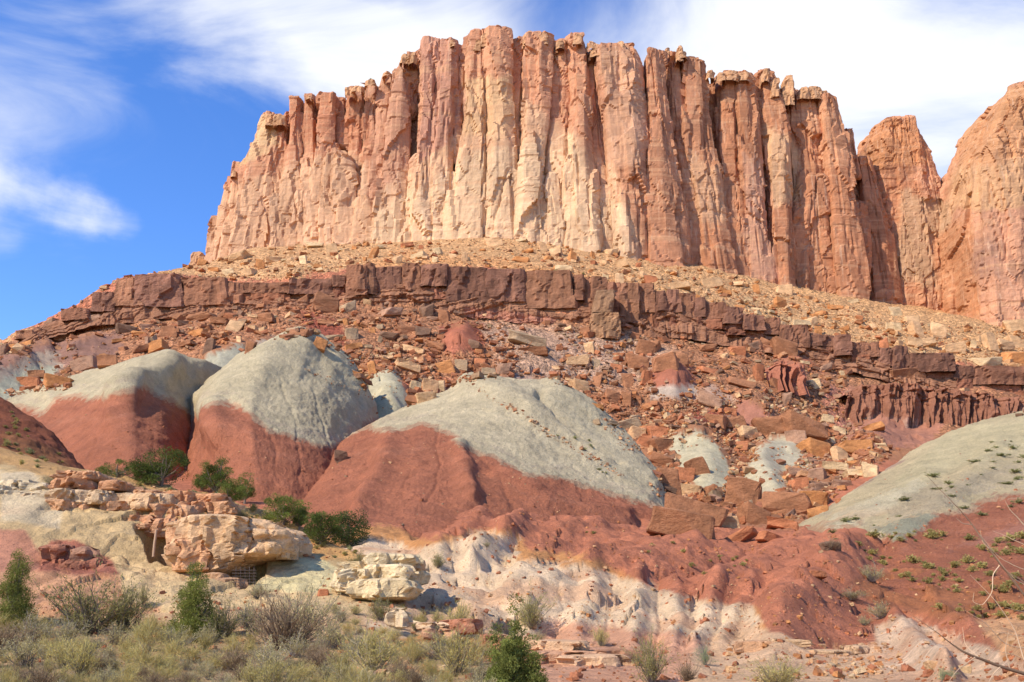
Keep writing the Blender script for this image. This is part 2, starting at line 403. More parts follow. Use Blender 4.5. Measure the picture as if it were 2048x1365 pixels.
# denser inside the frame
upx = np.concatenate([np.linspace(-700, -60, 40)[:-1], np.linspace(-60, 2110, 700), np.linspace(2110, 2900, 40)[1:]])
ground_regions = [
    ([(-900, 1700), (3000, 1700), (3000, 2600), (-900, 2600)], (.42, .24, .14), 20),
    # upper talus, tan
    ([(-900, 740), (0, 690), (250, 548), (560, 560), (730, 530), (960, 535), (1200, 580), (1500, 645), (1750, 700), (2048, 748), (3000, 830), (3000, 300), (-900, 300)], (.46, .26, .14), 8),
    ([(700, 540), (800, 500), (1000, 520), (1300, 570), (1500, 640), (1200, 575), (960, 532)], (.50, .25, .12), 18),
    # rubble slope
    ([(-900, 720), (0, 700), (240, 600), (600, 600), (960, 600), (1200, 640), (1500, 700), (2100, 800), (3000, 900), (3000, 1000), (2100, 900), (1700, 930), (1600, 1060), (1300, 1040), (1250, 900), (900, 760), (300, 760), (-900, 830)], (.33, .15, .085), 14),
    ([(950, 640), (1200, 660), (1350, 700), (1300, 770), (1150, 780), (1000, 740)], (.38, .23, .17), 30),
    ([(880, 650), (960, 645), (970, 690), (900, 700)], REDD, 8), ([(1300, 740), (1380, 725), (1400, 790), (1310, 800)], REDD, 10),
    ([(1380, 830), (1420, 790), (1500, 850), (1480, 900)], REDD, 12),
    ([(1640, 770), (1760, 790), (1780, 880), (1660, 860)], (.36, .15, .11), 15), ([(600, 620), (680, 640), (700, 690), (620, 670)], REDD, 15),
    ([(-900, 690), (0, 700), (250, 660), (230, 700), (0, 770), (-900, 800)], PURP, 20),
    # apron of orange and white badland
    ([(640, 1075), (760, 1050), (820, 1060), (860, 1085), (960, 1060), (1030, 1065), (1060, 1100), (1200, 1120), (1330, 1190), (1520, 1215), (1540, 1280), (1420, 1310), (1300, 1330), (1100, 1290), (900, 1290), (640, 1300), (600, 1220)], ORNG, 14),
    ([(660, 1110), (740, 1075), (860, 1100), (960, 1065), (1040, 1080), (1030, 1120), (1190, 1135), (1300, 1170), (1400, 1200), (1500, 1210), (1530, 1240), (1440, 1300), (1330, 1310), (1200, 1255), (1060, 1275), (930, 1260), (800, 1270), (600, 1240)], WHITE, 14),
    ([(1100, 1240), (1330, 1260), (1500, 1290), (1700, 1330), (1700, 1420), (1000, 1420), (1040, 1300)], PINK, 22),
    ([(1400, 1280), (1480, 1240), (1560, 1270), (1640, 1310), (1750, 1290), (1800, 1330), (1960, 1350), (1900, 1420), (1350, 1420)], (.62, .40, .27), 16),
    ([(1740, 1260), (1800, 1230), (1900, 1270), (2080, 1340), (2080, 1420), (1800, 1420), (1760, 1320)], (.60, .42, .32), 14),
    ([(1950, 1240), (2100, 1210), (2300, 1250), (2300, 1340), (2000, 1320)], (.55, .30, .17), 20),
    ([(1700, 1160), (1850, 1120), (2100, 1110), (2100, 1230), (1880, 1240), (1750, 1200)], (.34, .13, .065), 25),
    # left foreground: tan dirt and sand
    ([(-900, 1500), (-900, 1180), (0, 1180), (150, 1175), (400, 1215), (640, 1180), (700, 1200), (760, 1290), (1000, 1330), (1000, 1700)], (.52, .33, .20), 18),
    ([(-900, 1230), (150, 1215), (400, 1250), (700, 1310), (950, 1345), (950, 1700), (-900, 1700)], (.44, .28, .165), 20),
    ([(250, 1160), (380, 1130), (620, 1165), (700, 1150), (800, 1190), (760, 1230), (560, 1215), (330, 1225)], SAND, 12),
    ([(100, 1170), (290, 1160), (320, 1200), (150, 1235), (60, 1200)], (.48, .25, .15), 12),
]
gsp = [  # badland ridges and gullies in the white apron and red slope
    ([(1060, 1150), (1010, 1210), (950, 1245)], 30, 0.56, False), ([(1180, 1130), (1080, 1190), (1050, 1240)], 30, 0.62, False),
    ([(1190, 1170), (1175, 1235), (1150, 1265)], 26, 0.56, False), ([(1280, 1170), (1270, 1240), (1260, 1280)], 28, 0.69, False),
    ([(1350, 1180), (1355, 1240), (1345, 1290)], 24, 0.62, False), ([(1430, 1190), (1410, 1250), (1390, 1300)], 26, 0.69, False),
    ([(1500, 1200), (1470, 1240), (1440, 1280)], 20, 0.49, False),
    ([(1320, 1150), (1316, 1220), (1310, 1300)], 7, -1.06, True), ([(1395, 1190), (1385, 1240), (1372, 1300)], 6, -0.93, True), ([(1455, 1200), (1440, 1250), (1420, 1290)], 5, -0.78, True),
    ([(1230, 1160), (1222, 1220), (1205, 1270)], 6, -0.78, True), ([(1120, 1190), (1130, 1230), (1100, 1270)], 6, -0.67, True),
    ([(960, 1065), (900, 1100), (880, 1120)], 35, 1.6, False), ([(1040, 1070), (990, 1110), (940, 1140)], 22, 1.3, False),
    ([(720, 1060), (800, 1060), (860, 1050)], 16, 1.0, False), ([(720, 1080), (800, 1085), (850, 1110)], 16, .9, False),
    ([(1700, 1130), (1640, 1180), (1560, 1250)], 70, 2.2, False), ([(1600, 1110), (1500, 1160), (1440, 1190)], 40, 1.0, False),
    ([(1380, 1100), (1280, 1120), (1180, 1135)], 30, .9, False), ([(1500, 1110), (1400, 1150), (1300, 1165)], 12, -.7, False),
    ([(1200, 1060), (1100, 1085), (1000, 1090)], 22, .9, False), ([(1250, 1040), (1100, 1050), (900, 1045)], 18, .8, False),
    ([(1880, 1250), (1960, 1300), (2100, 1360)], 30, 1.1, False), ([(1790, 1250), (1830, 1300), (1900, 1350)], 26, .8, False),
    ([(1800, 1240), (1900, 1280), (2048, 1330)], 10, -.7, True),
]
# clay knobs that stand out of the rubble slope
GREYK = (.44, .385, .29)
KNOBS = [([(770, 775), (778, 815)], 42, 7, GREYK, [(705, 835), (715, 770), (745, 735), (790, 745), (818, 800), (810, 850), (760, 850)]),
    ([(470, 715), (440, 735)], 30, 3, (.34, .31, .26), [(400, 760), (420, 705), (470, 690), (520, 700), (500, 735), (450, 760)]),
    ([(550, 692), (530, 705)], 22, 2, (.31, .25, .22), [(505, 720), (515, 685), (560, 675), (590, 690), (570, 715)]),
    ([(90, 715), (20, 745), (-80, 780)], 26, 4, (.33, .25, .21), [(-900, 800), (0, 735), (90, 700), (150, 712), (110, 745), (0, 790), (-900, 850)]),
    ([(190, 690), (150, 705)], 26, 3, PURP, [(100, 720), (150, 680), (225, 668), (250, 700), (180, 740)]),
    ([(60, 745), (-60, 800)], 22, 4, (.36, .34, .28), [(-300, 850), (0, 760), (60, 730), (110, 735), (100, 770), (0, 805)]),
    ([(1385, 880), (1420, 945)], 50, 6, GREYK, [(1340, 900), (1350, 865), (1400, 868), (1440, 890), (1462, 950), (1450, 985), (1400, 985), (1350, 940)]),
    ([(1575, 890), (1540, 905)], 34, 4, (.44, .38, .30), [(1495, 930), (1510, 895), (1560, 870), (1620, 885), (1640, 920), (1600, 950), (1580, 940), (1520, 945)]),
    ([(1525, 945), (1540, 975)], 30, 4, (.46, .40, .31), [(1488, 950), (1505, 928), (1540, 925), (1565, 950), (1572, 990), (1520, 990)]),
    ([(922, 672), (915, 690)], 30, 5, (.36, .125, .08), [(880, 690), (900, 655), (935, 645), (965, 680), (955, 705), (890, 705)]),
    ([(1345, 750), (1340, 775)], 38, 5, (.33, .12, .08), [(1300, 770), (1310, 740), (1345, 725), (1390, 740), (1400, 775)]),
    ([(1345, 782), (1345, 790)], 36, 1, (.43, .33, .29), [(1298, 775), (1340, 768), (1402, 775), (1400, 800), (1300, 800)]),
    ([(990, 775), (930, 790)], 28, 3, (.33, .22, .19), [(895, 785), (950, 765), (1060, 750), (1060, 765), (960, 790), (900, 805)]),
    ([(1500, 815), (1520, 840)], 34, 4, (.35, .15, .11), [(1440, 830), (1490, 800), (1560, 830), (1560, 860), (1460, 860)]),
    ([(1590, 715), (1600, 730)], 30, 4, (.36, .14, .09), [(1540, 730), (1570, 695), (1640, 700), (1680, 740), (1600, 750)]),
    ([(1760, 850), (1740, 900)], 50, 5, (.36, .16, .115), [(1690, 860), (1700, 780), (1780, 800), (1900, 830), (1860, 890), (1700, 900)]),
    ([(1420, 790), (1430, 800)], 26, 3, (.40, .25, .2), [(1380, 800), (1420, 770), (1480, 800), (1440, 820)])]
for k_ in KNOBS:
    gsp.append((k_[0], k_[1]*1.15, k_[2]*.6, False)); ground_regions.append((k_[4], k_[3], 7))
def ground_extra(G, px, py):
    # blocky breaks in the apron; lumps over the rubble slope
    a = sstep(1030, 1070, py)*sstep(620, 720, px)*(1-sstep(1330, 1420, py))
    d = a*(.30*facets(G*np.array([.28, .28, .4])+3, 1)+.5*np.abs(fbm(G*.35+9, 4))*1.2-.2)*sstep(700, 850, px)*(1-.7*sstep(1270, 1310, py))
    b = sstep(960, 880, py)*sstep(480, 560, py)
    d += b*(1.7*fbm(G*.055+2, 4)+.8*facets(G*.22, 3)*.6)
    red = sstep(1230, 1180, py)*sstep(940, 1000, py)*sstep(560, 700, px)
    d += red*(.55*ridged(np.stack([G[..., 0]*.18+G[..., 2]*.05, G[..., 1]*.06, G[..., 2]*.1], -1), 3))
    return d
def ground_grit(G, px, py):
    kn = 1
    for k_ in KNOBS: kn = kn*sstep(-6, 10, sdist(px, py, k_[4]))
    return kn*sstep(930, 860, py)*sstep(0, -10, sdist(px, py, [(-900, 0), (3000, 0), (3000, 900), (1900, 900), (1700, 960), (1560, 1050), (1340, 1040), (1250, 900), (1100, 780), (-900, 800)]))*.9+.25*sstep(.1, .5, fbm(G*.2, 3))*sstep(900, 1000, py)
ground, Gg = loft('terrain', ground_lines, len(upx), 470, RED, ground_regions, gsp, rough=.30, rough_s=.30, by_px=upx, mat=M_ground, bury=False, skirt=False, extra=ground_extra, grit=ground_grit, warp=9)

# a plain far beyond and below, to the horizon all round
me = make_mesh('desert_plain', [(-9000, -9000, -.6), (9000, -9000, -.6), (9000, 9000, -.6), (-9000, 9000, -.6)], np.array([[0, 1, 2, 3]]), np.array([(.42, .24, .15)]*4), False, M_ground)
link('desert_plain', me, kind='structure')

# ---- clay hills: crest line first, then lines towards the viewer
def contact(line, top, bottom, soft=5):
    """regions: grey above the contact line, red below"""
    l = list(line); up = lambda d: [(x, y-d) for x, y in l]
    band = lambda a, b, c, sf: (up(a)+up(b)[::-1], c, sf)
    return [(l+[(l[-1][0]+600, l[-1][1]), (l[-1][0]+600, -500), (l[0][0]-600, -500), (l[0][0]-600, l[0][1])], top, soft), band(-2, 7, (.47, .30, .21), 4), band(20, 25, (.48, .385, .30), 5), band(-24, -19, (.34, .12, .075), 6), band(-44, -40, (.43, .17, .11), 5)]
cA = [(-400, 790), (0, 800), (60, 825), (85, 828), (112, 800), (160, 795), (205, 800), (250, 783), (292, 778), (330, 803), (388, 825)]
hillA, _ = loft('grey_hill', [
    [(-400, 860, 215), (0, 797, 205), (110, 765, 197), (200, 738, 191), (280, 712, 187), (350, 710, 188), (405, 720, 193), (455, 735, 202)],
    [(-400, 880, 200), (0, 812, 190), (110, 792, 182), (180, 778, 172), (262, 765, 160), (330, 770, 168), (385, 785, 180), (440, 800, 195)],
    [(-400, 920, 180), (0, 870, 165), (110, 865, 160), (180, 850, 150), (262, 838, 144), (330, 850, 150), (380, 865, 166), (430, 880, 185)],
    [(-400, 1010, 140), (0, 990, 130), (110, 1000, 126), (180, 1005, 120), (262, 1010, 116), (330, 1015, 122), (385, 1015, 138), (440, 1010, 158)]],
    230, 140, RED, contact(cA, GREY, RED, 7), spines=[([(335, 735), (300, 755), (255, 785), (225, 835)], 34, 2.2, False), ([(120, 770), (100, 800)], 25, 1.2, False), ([(260, 790), (230, 800)], 20, 1.2, False),
            ([(190, 860), (170, 960)], 5, -1.2, True), ([(300, 850), (320, 960)], 5, -1.0, True)], rough=.5, rough_s=.12, rills=.6, rill_n=44)
cB = [(340, 850), (388, 838), (405, 812), (440, 806), (480, 812), (500, 832), (540, 865), (570, 872), (600, 884), (645, 898), (672, 900), (735, 850), (760, 840)]
hillB, _ = loft('grey_hill', [
    [(376, 850, 176), (430, 772, 183), (490, 725, 186), (550, 694, 188), (600, 679, 189), (640, 681, 189), (690, 712, 190), (728, 775, 191), (756, 838, 190)],
    [(374, 880, 165), (415, 820, 166), (465, 775, 163), (530, 745, 162), (600, 735, 166), (660, 755, 170), (700, 790, 174), (735, 835, 178), (756, 860, 180)],
    [(366, 930, 152), (400, 875, 148), (445, 840, 142), (500, 830, 138), (590, 840, 144), (660, 855, 150), (700, 865, 158), (735, 880, 165), (750, 890, 170)],
    [(350, 1005, 134), (390, 1010, 126), (445, 1020, 118), (500, 1030, 115), (590, 1040, 116), (660, 1040, 122), (700, 1020, 136), (740, 1000, 150), (770, 980, 160)]],
    230, 170, RED, contact(cB, GREY, RED, 7), spines=[([(600, 690), (500, 750), (430, 810), (450, 870)], 40, 3.0, False), ([(640, 690), (690, 740), (735, 810)], 22, 1.2, False),
            ([(560, 760), (590, 860), (600, 960)], 5, -1.1, True), ([(620, 760), (655, 870), (680, 960)], 5, -1.3, True), ([(505, 800), (530, 870)], 8, -.6, True), ([(650, 780), (680, 830), (690, 880)], 5, -.7, True),
            ([(440, 860), (470, 960)], 5, -1.0, True), ([(540, 880), (560, 970)], 5, -.9, True)], rough=.5, rough_s=.12, rills=.6, rill_n=40)
cD = [(700, 872), (735, 852), (765, 862), (800, 865), (850, 853), (890, 868), (940, 900), (1000, 925), (1055, 955), (1130, 958), (1200, 985), (1260, 1000), (1330, 1018)]
hillD, _ = loft('grey_hill', [
    [(560, 1010, 150), (690, 880, 152), (742, 852, 158), (830, 806, 163), (930, 771, 167), (1000, 760, 169), (1060, 757, 170), (1110, 761, 170), (1170, 790, 169), (1250, 862, 164), (1300, 930, 157), (1338, 985, 150), (1350, 1010, 146)],
    [(570, 1020, 136), (680, 905, 138), (740, 880, 140), (830, 848, 142), (920, 825, 144), (1000, 815, 146), (1060, 815, 149), (1120, 835, 152), (1180, 870, 152), (1240, 920, 149), (1290, 965, 146), (1330, 1000, 142), (1345, 1020, 140)],
    [(560, 1035, 120), (660, 960, 122), (740, 940, 122), (830, 915, 122), (920, 905, 124), (1000, 915, 126), (1060, 925, 128), (1120, 940, 131), (1180, 960, 132), (1240, 985, 132), (1290, 1010, 132), (1325, 1020, 132), (1345, 1035, 132)],
    [(545, 1060, 104), (660, 1035, 103), (740, 1020, 102), (830, 1010, 101), (920, 1015, 102), (1000, 1030, 103), (1060, 1040, 105), (1120, 1050, 108), (1180, 1055, 111), (1240, 1060, 114), (1290, 1062, 118), (1325, 1065, 122), (1345, 1075, 124)],
    [(540, 1090, 92), (660, 1080, 90), (740, 1072, 88), (830, 1070, 88), (920, 1075, 90), (1000, 1085, 93), (1060, 1092, 96), (1120, 1095, 99), (1180, 1098, 102), (1240, 1100, 106), (1290, 1100, 110), (1325, 1100, 114), (1345, 1105, 118)]],
    340, 220, RED, contact(cD, (.545, .45, .33), RED, 8)+[([(1150, 770), (1240, 850), (1330, 990), (1250, 960), (1180, 880), (1060, 790)], (.50, .42, .315), 14)],
    spines=[([(935, 772), (1010, 790), (1100, 860), (1200, 930), (1300, 985)], 30, 1.8, False), ([(1110, 765), (1190, 840), (1290, 960)], 20, .9, False), ([(1080, 790), (1140, 860), (1230, 940)], 14, -1.2, False),
            ([(875, 850), (880, 940), (850, 1010)], 6, -1.2, True), ([(720, 870), (690, 960), (640, 1010)], 5, -.7, True), ([(960, 905), (1010, 980), (1040, 1040)], 7, -.9, True), ([(1150, 965), (1170, 1020)], 6, -.8, True),
            ([(780, 880), (760, 960), (720, 1030)], 26, 1.2, False), ([(920, 900), (940, 1000)], 24, 1.2, False), ([(1000, 950), (1100, 1010), (1250, 1040)], 22, 1.4, False), ([(820, 940), (800, 1010)], 5, -.8, True)],
    rough=.45, rough_s=.14, rills=.5, rill_n=64)
cF = [(1560, 1075), (1600, 1062), (1650, 1048), (1700, 1070), (1760, 1082), (1800, 1060), (1860, 1035), (1920, 1018), (2048, 990), (2300, 960)]
hillF, _ = loft('grey_hill', [
    [(1540, 1085, 128), (1600, 1050, 134), (1650, 1020, 140), (1700, 985, 146), (1780, 936, 156), (1850, 888, 164), (1950, 845, 170), (2048, 820, 173), (2500, 740, 178)],
    [(1540, 1095, 118), (1600, 1070, 118), (1650, 1055, 118), (1710, 1030, 119), (1790, 990, 124), (1860, 955, 130), (1950, 925, 134), (2048, 895, 137), (2500, 850, 140)],
    [(1535, 1115, 104), (1600, 1100, 102), (1660, 1092, 100), (1730, 1080, 100), (1800, 1058, 101), (1870, 1040, 103), (1960, 1025, 105), (2048, 1005, 107), (2500, 980, 108)],
    [(1530, 1145, 90), (1600, 1145, 87), (1660, 1145, 85), (1730, 1145, 84), (1800, 1135, 84), (1870, 1125, 84), (1960, 1115, 85), (2048, 1100, 86), (2500, 1090, 86)],
    [(1530, 1190, 78), (1600, 1190, 75), (1660, 1195, 73), (1730, 1200, 72), (1800, 1195, 72), (1870, 1190, 72), (1960, 1180, 73), (2048, 1170, 74), (2500, 1160, 75)]],
    260, 170, RED, contact(cF, (.54, .435, .295), RED, 14)+[([(1900, 860), (2048, 830), (2400, 800), (2400, 880), (2048, 900), (1900, 940), (1780, 1000), (1800, 950)], (.55, .46, .31), 22), ([(1760, 1010), (1900, 960), (2048, 930), (2048, 960), (1900, 1000), (1780, 1045)], (.46, .37, .27), 16), ([(1600, 1070), (1650, 1045), (1720, 1050), (1690, 1090)], (.44, .27, .18), 12), ([(1640, 1060), (1680, 1030), (1830, 960), (1860, 970), (1760, 1020), (1700, 1050)], (.56, .48, .36), 12), ([(1900, 1100), (2048, 1040), (2300, 1020), (2300, 1070), (2048, 1080)], (.44, .19, .14), 16),
        ([(1740, 880), (1860, 800), (1880, 850), (1790, 930), (1660, 1010)], (.40, .27, .22), 14), ([(1740, 1060), (1850, 1030), (1880, 1040), (1800, 1080)], (.33, .31, .24), 10)],
    spines=[([(1850, 960), (1760, 1010), (1660, 1060)], 26, .8, False), ([(2000, 900), (1900, 1000), (1800, 1080)], 30, .9, False), ([(1950, 990), (1850, 1080)], 6, -.5, True)], rough=.35, rough_s=.15, rills=.3, rill_n=24, warp=12)
# dark red slope entering from the left
loft('red_hill', [
    [(-500, 700, 128), (0, 798, 120), (60, 832, 118), (110, 878, 114), (150, 925, 110), (180, 960, 106)],
    [(-500, 760, 118), (0, 850, 108), (60, 875, 106), (110, 910, 104), (150, 945, 102), (180, 970, 100)],
    [(-500, 860, 100), (0, 930, 92), (60, 945, 92), (110, 960, 93), (150, 970, 94), (180, 985, 95)]],
    170, 110, (.24, .08, .045), [([(0, 860), (120, 900), (150, 950), (0, 960)], (.29, .12, .06), 20)], rough=.5, rough_s=.4, rills=.3, rill_n=12)
# tan hill in the left foreground that holds the mine
cave_sp = []
def front_extra(G, px, py):
    d = np.zeros(px.shape)
    # adit behind the overhang and the hollow left of the big block
    for (poly, dep, sf) in CAVES:
        d -= dep*sstep(sf, -sf, sdist(px, py, poly))
    m = sstep(930, 960, py)*sstep(60, 90, px)*sstep(640, 560, px)
    d += m*(.14*facets(G*np.array([.5, .5, .9])+7, 2)+.30*fbm(G*.6, 4))
    return d
CAVES = [([(460, 1124), (526, 1116), (528, 1146), (508, 1168), (480, 1174), (456, 1160)], 5.0, 5), ([(276, 1050), (322, 1040), (378, 1050), (376, 1122), (345, 1126), (305, 1108)], 4.2, 10)]
hillI, GI = loft('mine_hill', [
    [(-500, 790, 92), (0, 893, 84), (80, 922, 82), (150, 945, 81), (260, 963, 80), (380, 985, 78), (450, 1002, 77), (520, 1025, 75), (600, 1060, 72), (680, 1098, 68), (745, 1128, 64), (800, 1165, 61)],
    [(-500, 900, 74), (0, 955, 70), (80, 965, 69), (150, 975, 69), (260, 1000, 68), (380, 1025, 67), (450, 1040, 67), (520, 1060, 66), (600, 1090, 65), (680, 1120, 63), (745, 1145, 61), (800, 1175, 59)],
    [(-500, 1010, 64), (0, 1030, 62), (80, 1040, 62), (150, 1045, 62), (260, 1060, 62), (380, 1085, 61), (450, 1095, 61), (520, 1100, 61), (600, 1125, 60), (680, 1148, 59), (745, 1170, 58), (800, 1192, 57)],
    [(-500, 1100, 58), (0, 1120, 57), (80, 1125, 57), (150, 1125, 57.5), (260, 1125, 58), (380, 1140, 58), (450, 1155, 58), (520, 1150, 58), (600, 1155, 57), (680, 1172, 56), (745, 1195, 55), (800, 1215, 54)],
    [(-500, 1190, 52), (0, 1190, 51), (80, 1190, 51), (150, 1185, 51.5), (260, 1175, 52), (380, 1180, 53), (450, 1190, 53), (520, 1190, 53), (600, 1195, 53), (680, 1205, 53), (745, 1225, 52), (800, 1245, 51)],
    [(-500, 1260, 46), (0, 1255, 45), (80, 1250, 45), (150, 1248, 45.5), (260, 1240, 46), (380, 1240, 47), (450, 1240, 47), (520, 1240, 47), (600, 1245, 47), (680, 1255, 48), (745, 1265, 48), (800, 1275, 48)]],
    380, 260, (.52, .36, .205), [
        ([(-600, 700), (0, 860), (150, 925), (400, 975), (620, 1045), (800, 1130), (830, 1180), (700, 1130), (560, 1070), (400, 1010), (240, 985), (120, 960), (0, 925), (-600, 850)], (.48, .28, .13), 10),
        ([(300, 985), (560, 1035), (700, 1110), (640, 1120), (580, 1090), (440, 1060), (330, 1030)], (.54, .30, .13), 12),
        ([(0, 940), (70, 950), (130, 1000), (120, 1060), (0, 1040)], (.55, .43, .31), 14),
        ([(-600, 1060), (0, 1060), (50, 1065), (100, 1120), (90, 1170), (0, 1160), (-600, 1180)], (.44, .20, .14), 12),
        ([(105, 1080), (160, 1085), (225, 1120), (240, 1150), (180, 1165), (90, 1170), (80, 1140)], (.33, .12, .085), 10),
        ([(0, 1150), (250, 1150), (330, 1170), (320, 1230), (0, 1230)], (.50, .26, .16), 14),
        ([(560, 1105), (610, 1100), (680, 1140), (690, 1170), (560, 1200), (500, 1185)], (.60, .50, .31), 8),
        ([(580, 1098), (612, 1095), (625, 1110), (590, 1118)], (.42, .46, .36), 5),
        ([(240, 1130), (400, 1150), (520, 1185), (700, 1185), (780, 1220), (600, 1235), (380, 1225), (250, 1200)], SAND, 10),
        ([(690, 1180), (800, 1190), (850, 1260), (640, 1260)], (.62, .49, .33), 10)],
    rough=.28, rough_s=.4, extra=front_extra, mat=M_ground, warp=7)
# ------------------------------------------------------------------ cliff and ledge: rock columns
def section(r, ridge, wedge):
    """plan outline of a column, left-back to right-back, a in -1..1, b 0..1 towards the viewer"""
    c = (ridge-.5)*2
    lo = r.uniform(.1, .5) if wedge else r.uniform(.4, .8); hi = r.uniform(.1, .5) if wedge else r.uniform(.4, .8)
    e1 = max(-.93, c-r.uniform(.25, .7)); e2 = min(.93, c+r.uniform(.25, .7))
    pts = [(-1.02, -.9), (-1, lo), (e1, r.uniform(.82, 1.0)), (e2, r.uniform(.82, 1.0)), (1, hi), (1.02, -.9)]
    return np.array(pts)
def column(parent, name, prof, Y, dep=None, ridge=None, seed=0, batter=.10, res=.62, cap=.5, disp=(1.3, .55, .35), mat=None, colf=None, wedge=True, cell=(9., 3.2), flat=True, label=None, capflat=False, maxn=(46, 190), sectn=3, capb=0.):
    r = random.Random(seed*77+5)
    pr = np.array(sorted(prof, key=lambda q: q[0]), float)
    ytop, ybot = pr[0, 0], pr[-1, 0]
    z_t = P(0, ytop, Y)[2]; z_b = P(0, ybot, Y)[2]
    wm = (np.max(pr[:, 2]-pr[:, 1]))/FPX*Y/.93
    dep = dep or wm*.36
    nv = int(min(maxn[1], max(10, (z_t-z_b)/res))); nu = int(min(maxn[0], max(9, (wm+1.4*dep)/res)))
    ys = np.linspace(ytop, ybot, nv); xl = np.interp(ys, pr[:, 0], pr[:, 1]); xr = np.interp(ys, pr[:, 0], pr[:, 2])
    t = np.linspace(0, 1, nv)
    Yl = Y-batter*(z_t-z_b)*t
    L = P(xl, ys, Yl); Rr = P(xr, ys, Yl)
    ridge = ridge if ridge is not None else r.uniform(.3, .7)
    secs = [section(r, min(.9, max(.1, ridge+r.uniform(-.15, .15))), wedge) for _ in range(sectn+1)]
    sec = []
    for s_ in secs:
        d = np.hypot(*np.diff(s_, axis=0).T*np.array([[wm/2], [dep]])); c_ = np.concatenate([[0], np.cumsum(d)]); c_ /= c_[-1]
        q = np.linspace(0, 1, nu); sec.append(np.stack([np.interp(q, c_, s_[:, 0]), np.interp(q, c_, s_[:, 1])], -1))
    sec = np.array(sec); tt = t*sectn; i = np.clip(tt.astype(int), 0, sectn-1); f = (tt-i)[:, None, None]; f = f*f*(3-2*f)
    S = sec[i]*(1-f)+sec[i+1]*f
    # cap closure
    hw = (Rr[:, 0]-L[:, 0])/2; caph = cap*max(hw.mean(), .5)
    zz = (L[:, 2]); zc = np.clip((z_t-zz)/max(caph, .01), 0, 1); sc = np.sqrt(np.clip(1-(1-zc)**2, 0, 1)) if cap > 0 else np.ones(nv)
    if capb > 0:
        zb = np.clip((zz-zz.min())/max(capb*hw.mean(), .01), 0, 1); sc = sc*np.sqrt(np.clip(1-(1-zb)**2, 0, 1))
    cx = (L[:, 0]+Rr[:, 0])/2
    X = cx[:, None]+S[..., 0]*(hw*sc)[:, None]; Yy = Yl[:, None]-(S[..., 1]*sc[:, None])*dep; Z = np.repeat(zz[:, None], nu, 1)
    G = np.stack([X, Yy, Z], -1)
    if cap <= 0 or capflat:   # flat top: rows of rings closing inwards
        rings = []
        for q in (.0, .35, .7):
            g = G[0].copy(); g[:, 0] = cx[0]+(g[:, 0]-cx[0])*q; g[:, 1] = Yl[0]+.2*dep+(g[:, 1]-Yl[0]-.2*dep)*q; rings.append(g)
        G = np.concatenate([np.array(rings), G])
        nv += 3
    out = np.stack([S[..., 0], -S[..., 1]-.25, 0*S[..., 0]], -1)
    if len(out) < nv: out = np.concatenate([out[:1]*.3]*3+[out])
    out /= np.linalg.norm(out, axis=-1, keepdims=True)
    Q = G+seed*0
    d = disp[0]*facets(Q/np.array([cell[0], cell[0], cell[0]*3.2])+seed, 11, .9)+disp[1]*facets(Q/np.array([cell[1], cell[1], cell[1]*2.6])+seed*2, 23)+disp[2]*fbm(Q*.45+seed, 4)
    if mat is None:
        q = Q*np.array([.13, .13, .006])+seed; ck = np.abs(vn(q)+.25*vn(q*np.array([3, 3, 3.])))
        d = d-1.1*np.exp(-(ck/.035)**2); zb_ = Q[..., 2]*.38+.5*fbm(Q*.05, 2)+seed; bd = np.floor(zb_); d = d+.32*_T[(bd.astype(int)*131+seed*7) & 65535]*np.clip(fbm(Q*.04+seed, 2)*2+.4, 0, 1)
    amp = np.ones(nv)
    G = G+out*(d*amp[:, None])[..., None]
    G[..., 2] += .25*disp[1]*fbm(Q*.6+50+seed, 2)
    col = colf(G)
    me = make_mesh(name, G.reshape(-1, 3), grid_faces(nv, nu, True), col.reshape(-1, 3), not flat, mat or M_cliff)
    return link(name, me, parent, label)

